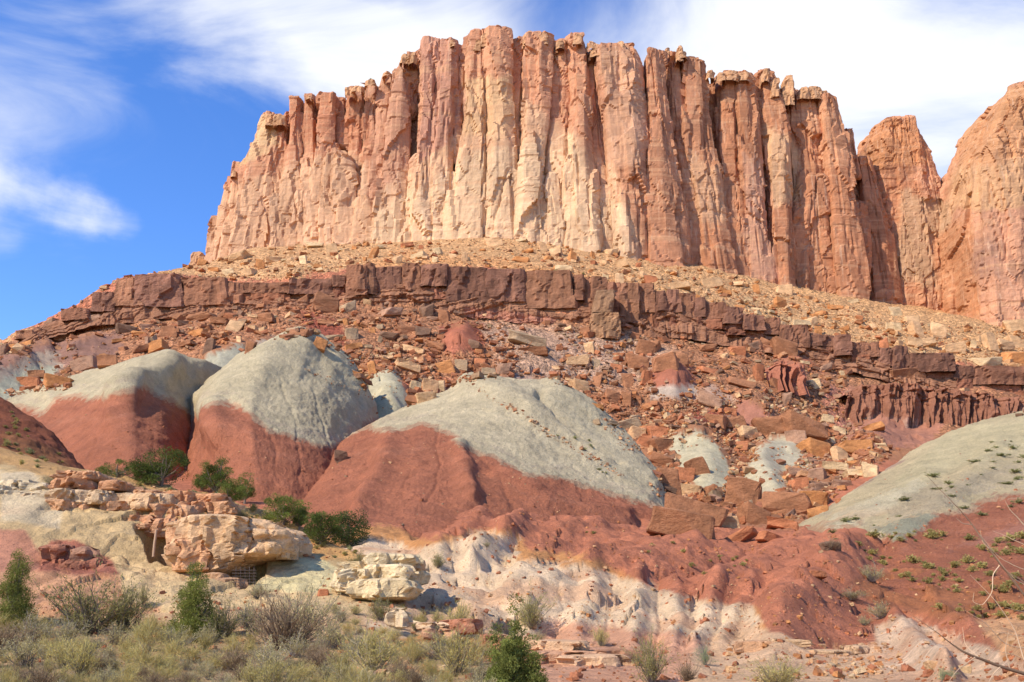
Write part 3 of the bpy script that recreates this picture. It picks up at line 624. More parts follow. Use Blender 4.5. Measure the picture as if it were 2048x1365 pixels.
cliff_regions = [
    ([(380, 560), (440, 380), (560, 330), (700, 300), (760, 360), (870, 250), (930, 170), (1030, 180), (1180, 300), (1230, 330), (1290, 440), (1300, 540), (1000, 560), (380, 560)], CREAM, 26),
    ([(700, 600), (760, 420), (960, 300), (1140, 270), (1180, 360), (1260, 420), (1280, 600)], (.64, .43, .30), 24),
    ([(470, 230), (560, 230), (560, 290), (480, 330)], (.58, .37, .23), 14),
    ([(930, 150), (1025, 150), (1025, 280), (930, 260)], (.60, .37, .23), 18),
    ([(560, 170), (760, 140), (770, 280), (720, 330), (680, 260), (560, 310)], (.46, .20, .125), 14),
    ([(700, 160), (830, 100), (830, 330), (740, 400), (740, 240)], (.49, .25, .175), 16),
    ([(835, 60), (925, 60), (925, 260), (840, 330)], (.48, .24, .18), 10),
    ([(1280, 80), (1480, 120), (1480, 330), (1420, 560), (1300, 520), (1250, 400), (1220, 260)], (.44, .205, .13), 26),
    ([(1200, 90), (1290, 110), (1290, 330), (1215, 330)], (.54, .30, .21), 12),
    ([(1400, 120), (1760, 180), (1940, 600), (1940, 720), (1400, 640)], (.42, .185, .11), 26),
    ([(1525, 255), (1585, 270), (1600, 400), (1540, 420)], (.56, .33, .21), 16), ([(1480, 300), (1530, 320), (1560, 560), (1500, 560)], (.48, .25, .18), 10),
    ([(1380, 300), (1440, 330), (1450, 450), (1380, 440)], (.50, .28, .185), 18),
    ([(1590, 180), (1720, 230), (1700, 330), (1630, 330)], (.52, .25, .155), 12), ([(1800, 380), (1900, 400), (1880, 580), (1790, 560)], (.42, .25, .165), 20),
    ([(1720, 240), (1860, 240), (1860, 330), (1730, 330)], (.50, .225, .12), 8),
    ([(1930, 180), (2300, 150), (2300, 330), (1915, 330)], (.50, .25, .14), 18), ([(1910, 330), (2300, 300), (2300, 420), (1890, 420)], (.54, .31, .19), 18),
    ([(1900, 420), (2300, 400), (2300, 760), (1930, 760)], (.52, .265, .185), 16), ([(1860, 480), (1940, 420), (1960, 640), (1880, 620)], (.46, .21, .12), 18),
    ([(1940, 480), (2000, 480), (2000, 560), (1940, 560)], (.40, .21, .16), 20),
]
def colf_cliff(G):
    c = paint(G, ROSE, cliff_regions, 12, .05)
    k = facets(G/np.array([9., 9., 22.])+3, 5, .3)[..., None]*.14
    return c*(1+k)
CLF = empty('mesa_cliff', None, None, kind='structure')
def Yc(px): return np.interp(px, [-400, 380, 420, 560, 760, 950, 1150, 1300, 1500, 1700, 1800, 1890, 1930, 2050, 2500], [474, 448, 436, 416, 404, 396, 390, 394, 407, 422, 446, 452, 424, 404, 385])
# back wall: continuous face behind the columns
topl = [(378, 520), (412, 505), (432, 440), (462, 362), (482, 335), (520, 250), (560, 244), (585, 205), (700, 186), (760, 158), (800, 122), (845, 90), (905, 92), (935, 90), (1040, 82), (1110, 88), (1170, 92), (1230, 108), (1290, 118), (1370, 124), (1420, 150), (1500, 156), (1560, 176), (1640, 190), (1672, 210), (1700, 268), (1716, 325), (1735, 345), (1800, 370), (1850, 375), (1876, 392), (1905, 388), (1925, 380), (1950, 300), (2000, 230), (2300, 200), (2500, 200)]
basl = [(378, 545), (560, 545), (700, 535), (960, 525), (1060, 500), (1250, 540), (1450, 590), (1700, 660), (1870, 710), (1950, 720), (2100, 720), (2500, 760)]
def wall_mesh():
    nu, nv = 700, 220
    # along the wall foot, rise to the top edge
    xb = np.linspace(378, 2500, nu)
    xt = xb.copy(); yt = np.interp(xt, *np.array(topl).T)+10; yb = np.interp(xb, *np.array(basl).T)
    t = np.linspace(0, 1, nv)[:, None]
    py = yt*(1-t)+yb*t; px = xt+0*t
    Y = Yc(px)+5-5*t
    G = P(px, py, Y)
    n = np.zeros_like(G); n[..., 1] = -1
    d = 2.2*facets(G/np.array([13., 13., 45.])+1, 31)+1.1*facets(G/np.array([4., 4., 12.])+2, 32)+.5*facets(G/np.array([1.8, 1.8, 3.])+2, 33)+.5*fbm(G*.3, 4)
    G = G+n*d[..., None]
    top = []
    for dy, dz in ((30, 1.5), (14, 1.0), (3, .6)):   # the mesa's upper surface behind the rim
        g = G[0].copy(); g[:, 1] += dy; g[:, 2] += dz*0-(.5 if dy > 20 else 0); top.append(g)
    G = np.concatenate([np.array(top), G])
    me = make_mesh('cliff_face', G.reshape(-1, 3), grid_faces(nv+3, nu, True), colf_cliff(G).reshape(-1, 3), False, M_cliff)
    link('cliff_face', me, CLF)
wall_mesh()
# the fluted front: (rows (y, x left, x right)), forward offset m, where the prow of the plan lies
COLS = [
 ([(437, 433, 452), (470, 420, 455), (540, 408, 450)], 0, .4), ([(357, 462, 476), (420, 447, 470), (540, 425, 462)], 0, .4), ([(327, 473, 488), (400, 462, 490), (540, 440, 485)], 1, .4),
 ([(232, 528, 556), (250, 519, 573), (300, 505, 572), (400, 480, 550), (540, 455, 520)], 2, .45), ([(238, 554, 577), (262, 548, 578), (400, 520, 556)], -1, .5),
 ([(197, 584, 604), (260, 583, 606), (340, 577, 618), (430, 560, 610), (540, 540, 590)], 0, .4), ([(195, 609, 639), (260, 606, 638), (380, 600, 640), (540, 580, 650)], -2, .5),
 ([(192, 641, 671), (250, 639, 668), (330, 630, 668), (540, 600, 650)], 1, .4), ([(197, 670, 698), (300, 668, 705)], -4, .5), ([(178, 698, 730), (240, 694, 728), (400, 690, 730)], -3, .5),
 ([(166, 730, 757), (215, 728, 756), (340, 720, 750)], -2, .5), ([(150, 763, 786), (220, 752, 782), (330, 748, 775), (400, 745, 770)], -1, .5),
 ([(112, 806, 840), (160, 800, 840), (240, 800, 835)], -2, .5), ([(142, 787, 818), (200, 782, 822), (320, 768, 820), (420, 750, 812), (540, 742, 800)], 4, .45),
 ([(76, 842, 877), (130, 841, 876), (262, 836, 868), (400, 820, 868), (540, 810, 866)], 4, .4), ([(81, 876, 912), (150, 870, 912), (262, 864, 902), (380, 862, 898), (540, 862, 900)], 3, .5),
 ([(93, 907, 930), (200, 902, 926), (330, 896, 918)], 0, .4), ([(70, 938, 976), (120, 932, 982), (260, 926, 980), (400, 900, 980), (540, 885, 980)], 0, .45), ([(62, 970, 1018), (110, 968, 1022), (200, 972, 1020), (300, 980, 1026), (540, 970, 1040)], 3, .5),
 ([(80, 1020, 1050), (160, 1016, 1046), (260, 1012, 1040), (400, 1010, 1044)], -1, .5), ([(68, 1054, 1102), (110, 1050, 1104), (200, 1050, 1100), (300, 1040, 1090), (420, 1036, 1080)], 4, .45),
 ([(86, 1104, 1142), (180, 1100, 1140), (300, 1094, 1144), (400, 1086, 1146)], -2, .5), ([(74, 1136, 1164), (110, 1132, 1176), (190, 1142, 1178)], 2, .5),
 ([(198, 1146, 1178), (330, 1144, 1186), (480, 1150, 1200)], 5, .4), ([(112, 1174, 1197), (200, 1176, 1200), (330, 1184, 1212), (540, 1200, 1240)], 0, .4),
 ([(96, 1198, 1240), (130, 1197, 1270), (300, 1212, 1290), (420, 1222, 1292), (540, 1232, 1300)], 5, .35), ([(90, 1228, 1262), (130, 1240, 1286), (260, 1250, 1290)], 3, .5),
 ([(107, 1292, 1328), (180, 1290, 1330), (300, 1288, 1345), (440, 1288, 1370), (540, 1290, 1380)], 5, .3), ([(111, 1332, 1366), (200, 1334, 1370), (340, 1345, 1392), (560, 1370, 1430)], 0, .35),
 ([(120, 1370, 1414), (180, 1366, 1418), (300, 1368, 1430), (420, 1390, 1446), (600, 1410, 1480)], 3, .25), ([(152, 1432, 1470), (240, 1432, 1475), (380, 1438, 1480), (640, 1460, 1530)], -1, .4),
 ([(148, 1464, 1500), (220, 1468, 1512), (360, 1476, 1524), (520, 1494, 1545), (640, 1500, 1560)], 3, .25), ([(142, 1506, 1536), (200, 1508, 1560), (290, 1524, 1576), (400, 1540, 1580)], 1, .6),
 ([(182, 1560, 1600), (300, 1566, 1612), (500, 1580, 1640), (680, 1590, 1660)], -2, .4),
 ([(268, 1535, 1562), (300, 1530, 1576), (400, 1536, 1586), (500, 1545, 1592), (640, 1550, 1590)], 7, .25), ([(560, 1470, 1496), (640, 1475, 1510)], 5, .4), ([(562, 1500, 1514), (640, 1504, 1530)], 6, .4),
 ([(194, 1588, 1626), (300, 1590, 1640), (480, 1610, 1668), (680, 1630, 1690)], 1, .3), ([(193, 1634, 1666), (240, 1634, 1680), (400, 1652, 1706), (560, 1668, 1728), (700, 1680, 1740)], 5, .22),
 ([(258, 1688, 1707), (300, 1692, 1714), (360, 1696, 1726)], 0, .4), ([(322, 1712, 1738), (400, 1716, 1756), (540, 1728, 1790), (720, 1738, 1830)], 3, .3),
]
for i, (pf, off, rd) in enumerate(COLS):
    yb_ = float(np.interp(pf[-1][1], *np.array(basl).T)); cb = 0.
    if pf[-1][0] < yb_-8:
        if off >= 1: pf = pf+[(yb_, pf[-1][1]-6, pf[-1][2]+6)]
        else: cb = .8
    pf = [(y, a-.03*(b-a)-1, b+.03*(b-a)+1) for y, a, b in pf]; pm = np.array(pf, float); cxm = (pm[:, 1]+pm[:, 2]).mean()/2
    column(CLF, 'rock_column', pf, float(Yc(cxm))+2.5-off*1.15, dep=None if off < 5 else 7, ridge=rd, seed=i, cap=.10+.13*(i % 3), cell=(11., 4.5), disp=(1.15, .5, .15), capb=cb, colf=colf_cliff, res=.66)
# lower slabs and spires, thick in the pale broken middle
rr = random.Random(11)
n_s = 0
for k in range(150):
    if k < 118: x = rr.uniform(560, 1290) if k % 4 else rr.uniform(480, 700); hgt = rr.choice([rr.uniform(20, 70), rr.uniform(40, 150)])
    else: x = rr.uniform(1290, 1830); hgt = rr.uniform(40, 260)
    if k >= 140 and rr.random() < .35: continue
    yb = float(np.interp(x, *np.array(basl).T)); wd = rr.uniform(16, 52)*(.65+.35*min(hgt/150, 1.3))
    yv = float(np.interp(x, [470, 1290, 1400, 1700, 1830], [485, 500, 520, 600, 640]))
    lift = rr.random()**2*(150 if k < 118 else 40)
    yt = yv-hgt-lift; lean = rr.uniform(-5, 10)+(x-1024)*.02
    if yt < float(np.interp(x, *np.array(topl).T))+60: continue
    column(CLF, 'rock_slab', [(yt, x-wd*.3+lean, x+wd*.32+lean), (yt+hgt*.3, x-wd*.48+lean*.5, x+wd*.5+lean*.5), (yb, x-wd*.55-lean*.3, x+wd*.6-lean*.3)], float(Yc(x))-1-rr.uniform(0, 5)+lift*.02, ridge=rr.uniform(.2, .6), seed=100+k,
           cap=rr.choice([.08, .15, .3, .6]), cell=(7., 3.2), disp=(1.0, .45, .15), colf=colf_cliff, res=.85, batter=.12, maxn=(24, 90)); n_s += 1
# broad flat slabs standing proud of the flutes, tops broken at different heights
for i, (x0, x1, yt, off) in enumerate([(474, 556, 318, 5), (560, 640, 352, 5), (640, 700, 300, 5), (700, 752, 395, 6), (748, 818, 380, 8), (812, 866, 312, 7), (862, 936, 345, 7), (936, 1000, 400, 7), (990, 1064, 345, 7), (1064, 1132, 372, 8), (1128, 1178, 312, 7), (1192, 1246, 372, 8), (1240, 1300, 325, 9), (1296, 1372, 330, 8.5), (1372, 1440, 312, 7), (1436, 1504, 372, 7), (1596, 1668, 352, 6), (1664, 1716, 430, 8)]):
    yb = float(np.interp((x0+x1)/2, *np.array(basl).T)); sk = rr.uniform(-.12, .12)*(x1-x0); w_ = x1-x0
    column(CLF, 'rock_slab', [(yt, x0+w_*.25+sk, x1-w_*.3+sk), (yt+14, x0+w_*.08+sk, x1-w_*.1+sk), ((yt+yb)/2, x0, x1), (yb, x0-4, x1+8)], float(Yc((x0+x1)/2))+1-off*1.05, dep=3.6, ridge=rr.uniform(.3, .6), seed=850+i, cap=.12, cell=(9., 4.), disp=(1.1, .5, .15), colf=colf_cliff, res=.66, batter=.07)
# rounded cap rocks on the rim
for i, (x, y, w_, h_) in enumerate([(955, 92, 20, 14), (985, 76, 44, 18), (1000, 70, 26, 10), (1057, 74, 20, 16), (1085, 78, 26, 14), (1120, 90, 20, 10), (1192, 100, 26, 16), (1180, 92, 20, 10), (1212, 104, 26, 12), (1240, 96, 22, 16), (1358, 106, 14, 18), (1364, 112, 18, 10), (1334, 106, 10, 8), (1420, 150, 16, 10),
        (1460, 152, 30, 12), (1485, 154, 26, 12), (1440, 156, 20, 10), (1548, 172, 18, 22), (1575, 172, 26, 34), (1605, 186, 24, 14), (1625, 184, 34, 16), (1645, 192, 20, 14), (812, 118, 20, 12), (826, 116, 20, 14), (700, 184, 22, 10), (716, 180, 22, 8), (742, 168, 22, 8), (560, 238, 24, 14), (543, 240, 20, 14), (396, 515, 34, 20), (470, 350, 12, 8), (620, 198, 12, 5), (905, 90, 16, 8), (1155, 80, 20, 12), (1530, 150, 14, 14), (775, 152, 14, 6)]):
    column(CLF, 'cap_rock', [(y-h_*.55, x-w_*.25, x+w_*.28), (y-h_*.1, x-w_*.42, x+w_*.45), (y+h_*1.3, x-w_*.5, x+w_*.5)], float(Yc(x))-2.5, ridge=.5, seed=400+i, cap=.55, cell=(3., 1.4), disp=(.35, .3, .15), colf=lambda G: paint(G, (.50, .28, .17), [], 5)*(1+.2*facets(G*.3, 3)[..., None]), res=.5, dep=3.5, wedge=False)
# two detached buttes at the right end
def colf_dark(G): return colf_cliff(G)
B1 = empty('sandstone_butte', 'small rounded red sandstone butte with twin tops, standing in the gap of the cliff', 'butte', P(1800, 640, 420).tolist())
B2 = empty('sandstone_butte', 'massive smooth orange sandstone butte at the far end of the cliff', 'butte', P(2048, 680, 398).tolist())
def bcol(root, *a, **k):
    o = column(root, 'rock_face', *a, **k); o.location = -Vector(root.location); return o
bcol(B1, [(245, 1756, 1800), (262, 1742, 1815), (300, 1730, 1836), (400, 1728, 1864), (700, 1740, 1900)], 447, ridge=.45, seed=501, cap=.42, cell=(12., 4.), disp=(1.0, .5, .4), colf=colf_dark, maxn=(90, 200))
bcol(B1, [(242, 1788, 1826), (275, 1776, 1838), (314, 1770, 1858), (400, 1778, 1878), (700, 1780, 1930)], 445, ridge=.35, seed=502, cap=.42, cell=(12., 4.), disp=(.9, .5, .4), colf=colf_dark, maxn=(90, 200))
bcol(B1, [(300, 1792, 1808), (340, 1772, 1830), (470, 1766, 1838), (700, 1762, 1850)], 438, ridge=.5, seed=503, cap=.4, cell=(12., 4.), disp=(.9, .5, .4), colf=colf_dark)
bcol(B1, [(385, 1860, 1900), (420, 1850, 1925), (720, 1850, 1945)], 450, ridge=.5, seed=504, cap=.1, cell=(12., 4.), disp=(.7, .4, .4), colf=colf_dark)
bcol(B2, [(193, 2000, 2100), (210, 1983, 2160), (242, 1964, 2200), (276, 1946, 2230), (314, 1932, 2270), (352, 1917, 2290), (385, 1920, 2290), (480, 1908, 2300), (760, 1940, 2330)], 420, dep=26, ridge=.4, seed=505, cap=.16, cell=(14., 5.), disp=(1.2, .5, .3), colf=colf_dark, maxn=(190, 200), wedge=False)
bcol(B2, [(262, 1980, 2060), (330, 1958, 2075), (500, 1962, 2080), (760, 1985, 2100)], 394, dep=5, ridge=.4, seed=507, cap=.3, cell=(12., 4.), disp=(.9, .5, .3), colf=colf_dark, maxn=(90, 200))
bcol(B2, [(300, 2090, 2200), (760, 2110, 2240)], 394, dep=6, ridge=.5, seed=508, cap=.3, cell=(12., 4.), disp=(.9, .5, .3), colf=colf_dark, maxn=(90, 160))
bcol(B2, [(376, 1904, 1924), (400, 1896, 1930), (560, 1892, 1940), (760, 1900, 1950)], 424, ridge=.5, seed=506, cap=.3, cell=(12., 4.), disp=(.6, .4, .4), colf=colf_dark)

# ------------------------------------------------------------------ dark ledge below the talus
ledge_regions = [([(-900, 900), (3000, 900), (3000, 0), (-900, 0)], (.25, .135, .095), 10)]
LEDT = [(-300, 740), (0, 692), (90, 640), (130, 632), (190, 605), (236, 572), (246, 556), (330, 552), (416, 552), (480, 560), (560, 562), (660, 550), (735, 531), (800, 528), (960, 533), (1030, 535), (1110, 549), (1180, 556), (1290, 570), (1380, 590), (1500, 625), (1600, 652), (1700, 678), (1800, 700), (1900, 722), (2048, 748), (2300, 800), (2500, 840)]
LEDB = [(-300, 780), (0, 715), (90, 668), (190, 640), (236, 640), (330, 628), (416, 625), (560, 610), (660, 605), (735, 605), (860, 612), (960, 625), (1110, 650), (1250, 665), (1380, 668), (1500, 690), (1600, 710), (1700, 735), (1800, 760), (1900, 785), (2048, 820), (2300, 870), (2500, 910)]
LED = empty('rock_ledge', None, None, kind='structure')
def ledge_wall():
    nu, nv = 900, 46
    x = np.linspace(-300, 2500, nu); yt = np.interp(x, *np.array(LEDT).T)+5; yb = np.interp(x, *np.array(LEDB).T)+12
    t = np.linspace(0, 1, nv)[:, None]; py = yt*(1-t)+yb*t; px = x+0*t
    G = P(px, py, 298-5*t*np.ones(nu))
    # thin beds: stepped in and out by height, fluted mudstone at the foot
    bed = _T[(np.floor((py-yt)/(4.+1.5*np.sin(x*.01)))*37+7*np.floor(x/170)).astype(int) & 65535]
    flute = np.abs(vn(np.stack([x*.11+0*t, t*1.2+0*x, 0*px], -1)))*sstep(.55, .75, t)
    d = .55*bed*sstep(.3, .4, t)+1.2*flute+.9*facets(G/np.array([5., 5., 4.]), 41)+.4*fbm(G*.6, 4)
    G[..., 1] -= d
    top = G[0].copy(); top[:, 1] += 10; G = np.concatenate([top[None], G])
    c = paint(G, (.27, .13, .085), [([(1640, 760), (2048, 830), (2048, 900), (1640, 900)], (.33, .15, .11), 10), ([(930, 615), (1110, 635), (1110, 670), (930, 650)], (.34, .15, .11), 5)], 4)
    link('thin_beds', make_mesh('thin_beds', G.reshape(-1, 3), grid_faces(nv+1, nu, True), c.reshape(-1, 3), False, M_ledge), LED)
ledge_wall()
rr = random.Random(5)
lvar = [(.265, .122, .083), (.235, .112, .082), (.29, .135, .088), (.20, .095, .07), (.315, .15, .097), (.25, .12, .09)]
def lcol(c): return lambda G: np.ones(G.shape)*np.array(c)*(1+.18*facets(G*.35, 9)[..., None])
x = -250.; k = 0
while x < 2480:
    wd = rr.choice([rr.uniform(12, 26), rr.uniform(28, 58), rr.uniform(50, 105)])
    if 1100 < x < 1550: wd = rr.uniform(18, 42)
    if 1550 < x: wd = rr.choice([rr.uniform(18, 40), rr.uniform(50, 110)])
    xm = x+wd/2; yt = float(np.interp(xm, *np.array(LEDT).T)); yb = float(np.interp(xm, *np.array(LEDB).T)); h = yb-yt
    frac = rr.uniform(.48, .62)
    if x > 236 or rr.random() < .7:
        c = rr.choice(lvar); off = rr.choice([0, .3, .6, 1.0, 2.2]) 
        yb1 = yt+h*rr.choice([frac, frac, .85, .72]); yt0 = yt; yt += rr.choice([0, 0, -3, 4, 8]); lean = rr.uniform(-3, 3)
        column(LED, 'rock_block', [(yt+rr.uniform(-2, 4), x+1+lean, x+wd-.5+lean), (yb1, x-2, x+wd+3)], 297-off, dep=rr.uniform(1.4, 2.8), ridge=rr.choice([.12, .3, .7, .85]), seed=600+k, cap=0, capflat=True, cell=(4.5, 1.5), disp=(.55, .28, .12), mat=M_ledge,
               colf=lcol(c), res=.5, batter=.05, wedge=False, maxn=(26, 30))
        if yb1 < yt0+h*.7:   # the thinner, set back course below
            column(LED, 'rock_block', [(yb1+1, x+rr.uniform(0, 5), x+wd-rr.uniform(0, 5)), (yt+h*rr.uniform(.75, .95), x+rr.uniform(-3, 5), x+wd+rr.uniform(-3, 5))], 297.6-off*.6-rr.uniform(0, 1), dep=rr.uniform(1.2, 2.6), ridge=rr.choice([.2, .5, .8]), seed=700+k,
                   cap=0, capflat=True, cell=(3.4, .9), disp=(.3, .35, .16), mat=M_ledge, colf=lcol((c[0]*1.12, c[1]*.98, c[2]*.9)), res=.5, batter=.1, wedge=False, maxn=(24, 26))
    x += wd-1+rr.choice([0, 0, 0, 2]); k += 1
# fallen pillar leaning out of the ledge
column(LED, 'rock_block', [(588, 1192, 1228), (632, 1184, 1222)], 291, dep=4.5, ridge=.8, seed=801, cap=0, capflat=True, cell=(3, 1.5), disp=(.3, .2, .15), mat=M_ledge, colf=lcol((.30, .17, .11)), res=.5, wedge=False)
column(LED, 'rock_block', [(633, 1184, 1236), (684, 1178, 1240)], 290, dep=4.5, ridge=.7, seed=802, cap=0, capflat=True, cell=(3, 1.), disp=(.3, .4, .15), mat=M_ledge, colf=lcol((.31, .17, .105)), res=.5, wedge=False)
# fluted mudstone cliff under the right end of the ledge
def flutes(x0, x1, ytf, ybf, Y, n, c, seed):
    nv = 60; x = np.linspace(x0, x1, n); t = np.linspace(0, 1, nv)[:, None]
    yt = np.interp(x, *np.array(ytf).T); yb = np.interp(x, *np.array(ybf).T)
    px = x+0*t; py = yt*(1-t)+yb*t
    G = P(px, py, Y-3.5*t)
    f = 1-np.abs(vn(np.stack([x*.085+.5*t, t*.8+0*x, 0*px+seed], -1)))*1.8; f2 = 1-np.abs(vn(np.stack([x*.22+0*t, t*1.1+0*x, 0*px+seed+5], -1)))*1.8
    brk = facets(G/np.array([2.2, 2.2, 1.2]), 51+seed)
    G[..., 1] -= 2.4*f+1.0*f2+.8*brk*(1-sstep(.2, .45, t))+.3*fbm(G*.8, 3)
    a = G[0].copy(); a[:, 1] += 10; a[:, 2] += .5; b = G[-1].copy(); b[:, 1] -= 3; b[:, 2] -= 4; G = np.concatenate([a[None], G, b[None]])
    c_ = paint(G, c, [([(1740, 830), (1850, 840), (1850, 900), (1700, 900)], (.42, .25, .21), 14)], 6)
    link('fluted_mudstone', make_mesh('fluted_mudstone', G.reshape(-1, 3), grid_faces(nv+2, n, True), c_.reshape(-1, 3), False, M_ledge), LED)
flutes(1690, 2500, [(1690, 790), (1720, 772), (1800, 770), (1900, 782), (2048, 800), (2500, 860)], [(1690, 830), (1760, 870), (1850, 880), (2048, 840), (2500, 900)], 262, 330, (.33, .145, .10), 3)
flutes(1530, 1610, [(1530, 738), (1560, 725), (1610, 735)], [(1530, 758), (1610, 770)], 268, 60, (.34, .13, .09), 8)
# ------------------------------------------------------------------ ray casts on the terrain
TREES_ = []
for V_, F_ in TERRAIN:
    TREES_.append(BVHTree.FromPolygons(V_.tolist(), F_.tolist(), all_triangles=False))
ORG = Vector((0, 0, CAMZ))
def cast(px, py):
    d = Vector(P(px, py, 1.0)-np.array([0, 0, CAMZ])).normalized(); best = None
    for t in TREES_:
        h = t.ray_cast(ORG, d)
        if h[0] is not None and (best is None or h[3] < best[3]): best = h
    return best
def drop(x, y, z0=200):
    best = None
    for t in TREES_:
        h = t.ray_cast(Vector((x, y, z0)), Vector((0, 0, -1)))
        if h[0] is not None and (best is None or h[0].z > best[0].z): best = h
    return best
# ------------------------------------------------------------------ rocks
def hull_rock(seed, n=16, box=.8, bev=False):
    r = random.Random(seed); bm = bmesh.new()
    for i in range(n):
        if i < 8: p = Vector(((i & 1)-.5, ((i >> 1) & 1)-.5, ((i >> 2) & 1)-.5))*(1-r.uniform(0, .28))
        else:
            p = Vector((r.uniform(-.5, .5), r.uniform(-.5, .5), r.uniform(-.5, .5))); m = max(abs(c) for c in p); p = p/m*.5*r.uniform(.85, 1.08)
        bm.verts.new(p+Vector((r.uniform(-.09, .09), r.uniform(-.09, .09), r.uniform(-.09, .09)))*(2-box))
    g = bmesh.ops.convex_hull(bm, input=bm.verts[:])
    bmesh.ops.delete(bm, geom=[v for v in bm.verts if not v.link_faces], context='VERTS')
    bmesh.ops.dissolve_limit(bm, angle_limit=R(14), verts=bm.verts[:], edges=bm.edges[:])
    if bev:
        bmesh.ops.bevel(bm, geom=bm.edges[:], offset=.035, segments=1, affect='EDGES')
        bmesh.ops.triangulate(bm, faces=bm.faces[:])
        bmesh.ops.subdivide_edges(bm, edges=[e for e in bm.edges if e.calc_length() > .2], cuts=1, use_grid_fill=False)
    bmesh.ops.triangulate(bm, faces=bm.faces[:])
    bmesh.ops.recalc_face_normals(bm, faces=bm.faces[:])
    V = np.array([v.co[:] for v in bm.verts]); F = np.array([[v.index for v in f.verts] for f in bm.faces]); bm.free()
    if bev: V = V+.05*(fbm(V*3.1+seed, 3)[:, None])*V/np.linalg.norm(V, axis=1, keepdims=True)+.03*np.stack([fbm(V*6+seed+k, 2) for k in (0, 5, 9)], -1)
    return V, F
COLR = {'tan': (.60, .37, .225), 'pale': (.60, .42, .27), 'orange': (.50, .22, .095), 'brown': (.33, .148, .085), 'dark': (.22, .125, .09), 'mauve': (.36, .205, .15), 'rust': (.42, .16, .085), 'grey': (.38, .26, .18), 'red': (.38, .15, .09)}
BIG = [hull_rock(900+i, 12, .8, True) for i in range(12)]
_rockmesh = {}
def rock_mesh(v, c):
    k = (v, c)
    if k not in _rockmesh:
        V, F = BIG[v]; _rockmesh[k] = make_mesh('boulder_'+c, V, F, np.ones((len(V), 1))*np.array(COLR[c])*(1+.10*facets(V*2.5+v, 4)[:, None]), False, M_boulder)
    return _rockmesh[k]
TAKEN = []
KNOBS_AV = [(1390, 890, 50), (1410, 935, 52), (1528, 960, 46), (1560, 900, 44), (922, 680, 34), (1345, 760, 42), (775, 790, 48), (100, 718, 46), (30, 745, 40), (-40, 780, 60), (185, 688, 34), (450, 722, 34), (545, 692, 24), (1000, 775, 30), (1500, 830, 34)]
def boulder(cx, cy, w_, h_, c, label, tilt=0., v=None, yaw=None, group=None, deep=.8, sink=.2, name='boulder'):
    r = random.Random(int(cx*13+cy*7)); hgt = cast(cx, cy+h_*.42)
    if hgt is None: return None
    Pn = hgt[0]; dist = (Pn-ORG).length; W = w_/FPX*dist*1.02; H = h_/FPX*dist*1.05
    o = link(name, rock_mesh(v if v is not None else r.randrange(12), c), None, label, 'boulder', group)
    o.scale = (W, W*deep, H); yaw = r.uniform(-.45, .45) if yaw is None else yaw
    o.rotation_mode = 'XYZ'; o.rotation_euler = (R(r.uniform(-14, 8)), R(tilt+r.uniform(-5, 5)), yaw)
    o.location = Pn+Vector((0, W*deep*.22, H*(.42-sink)))
    TAKEN.append((cx, cy, max(w_, h_)/2)); return o
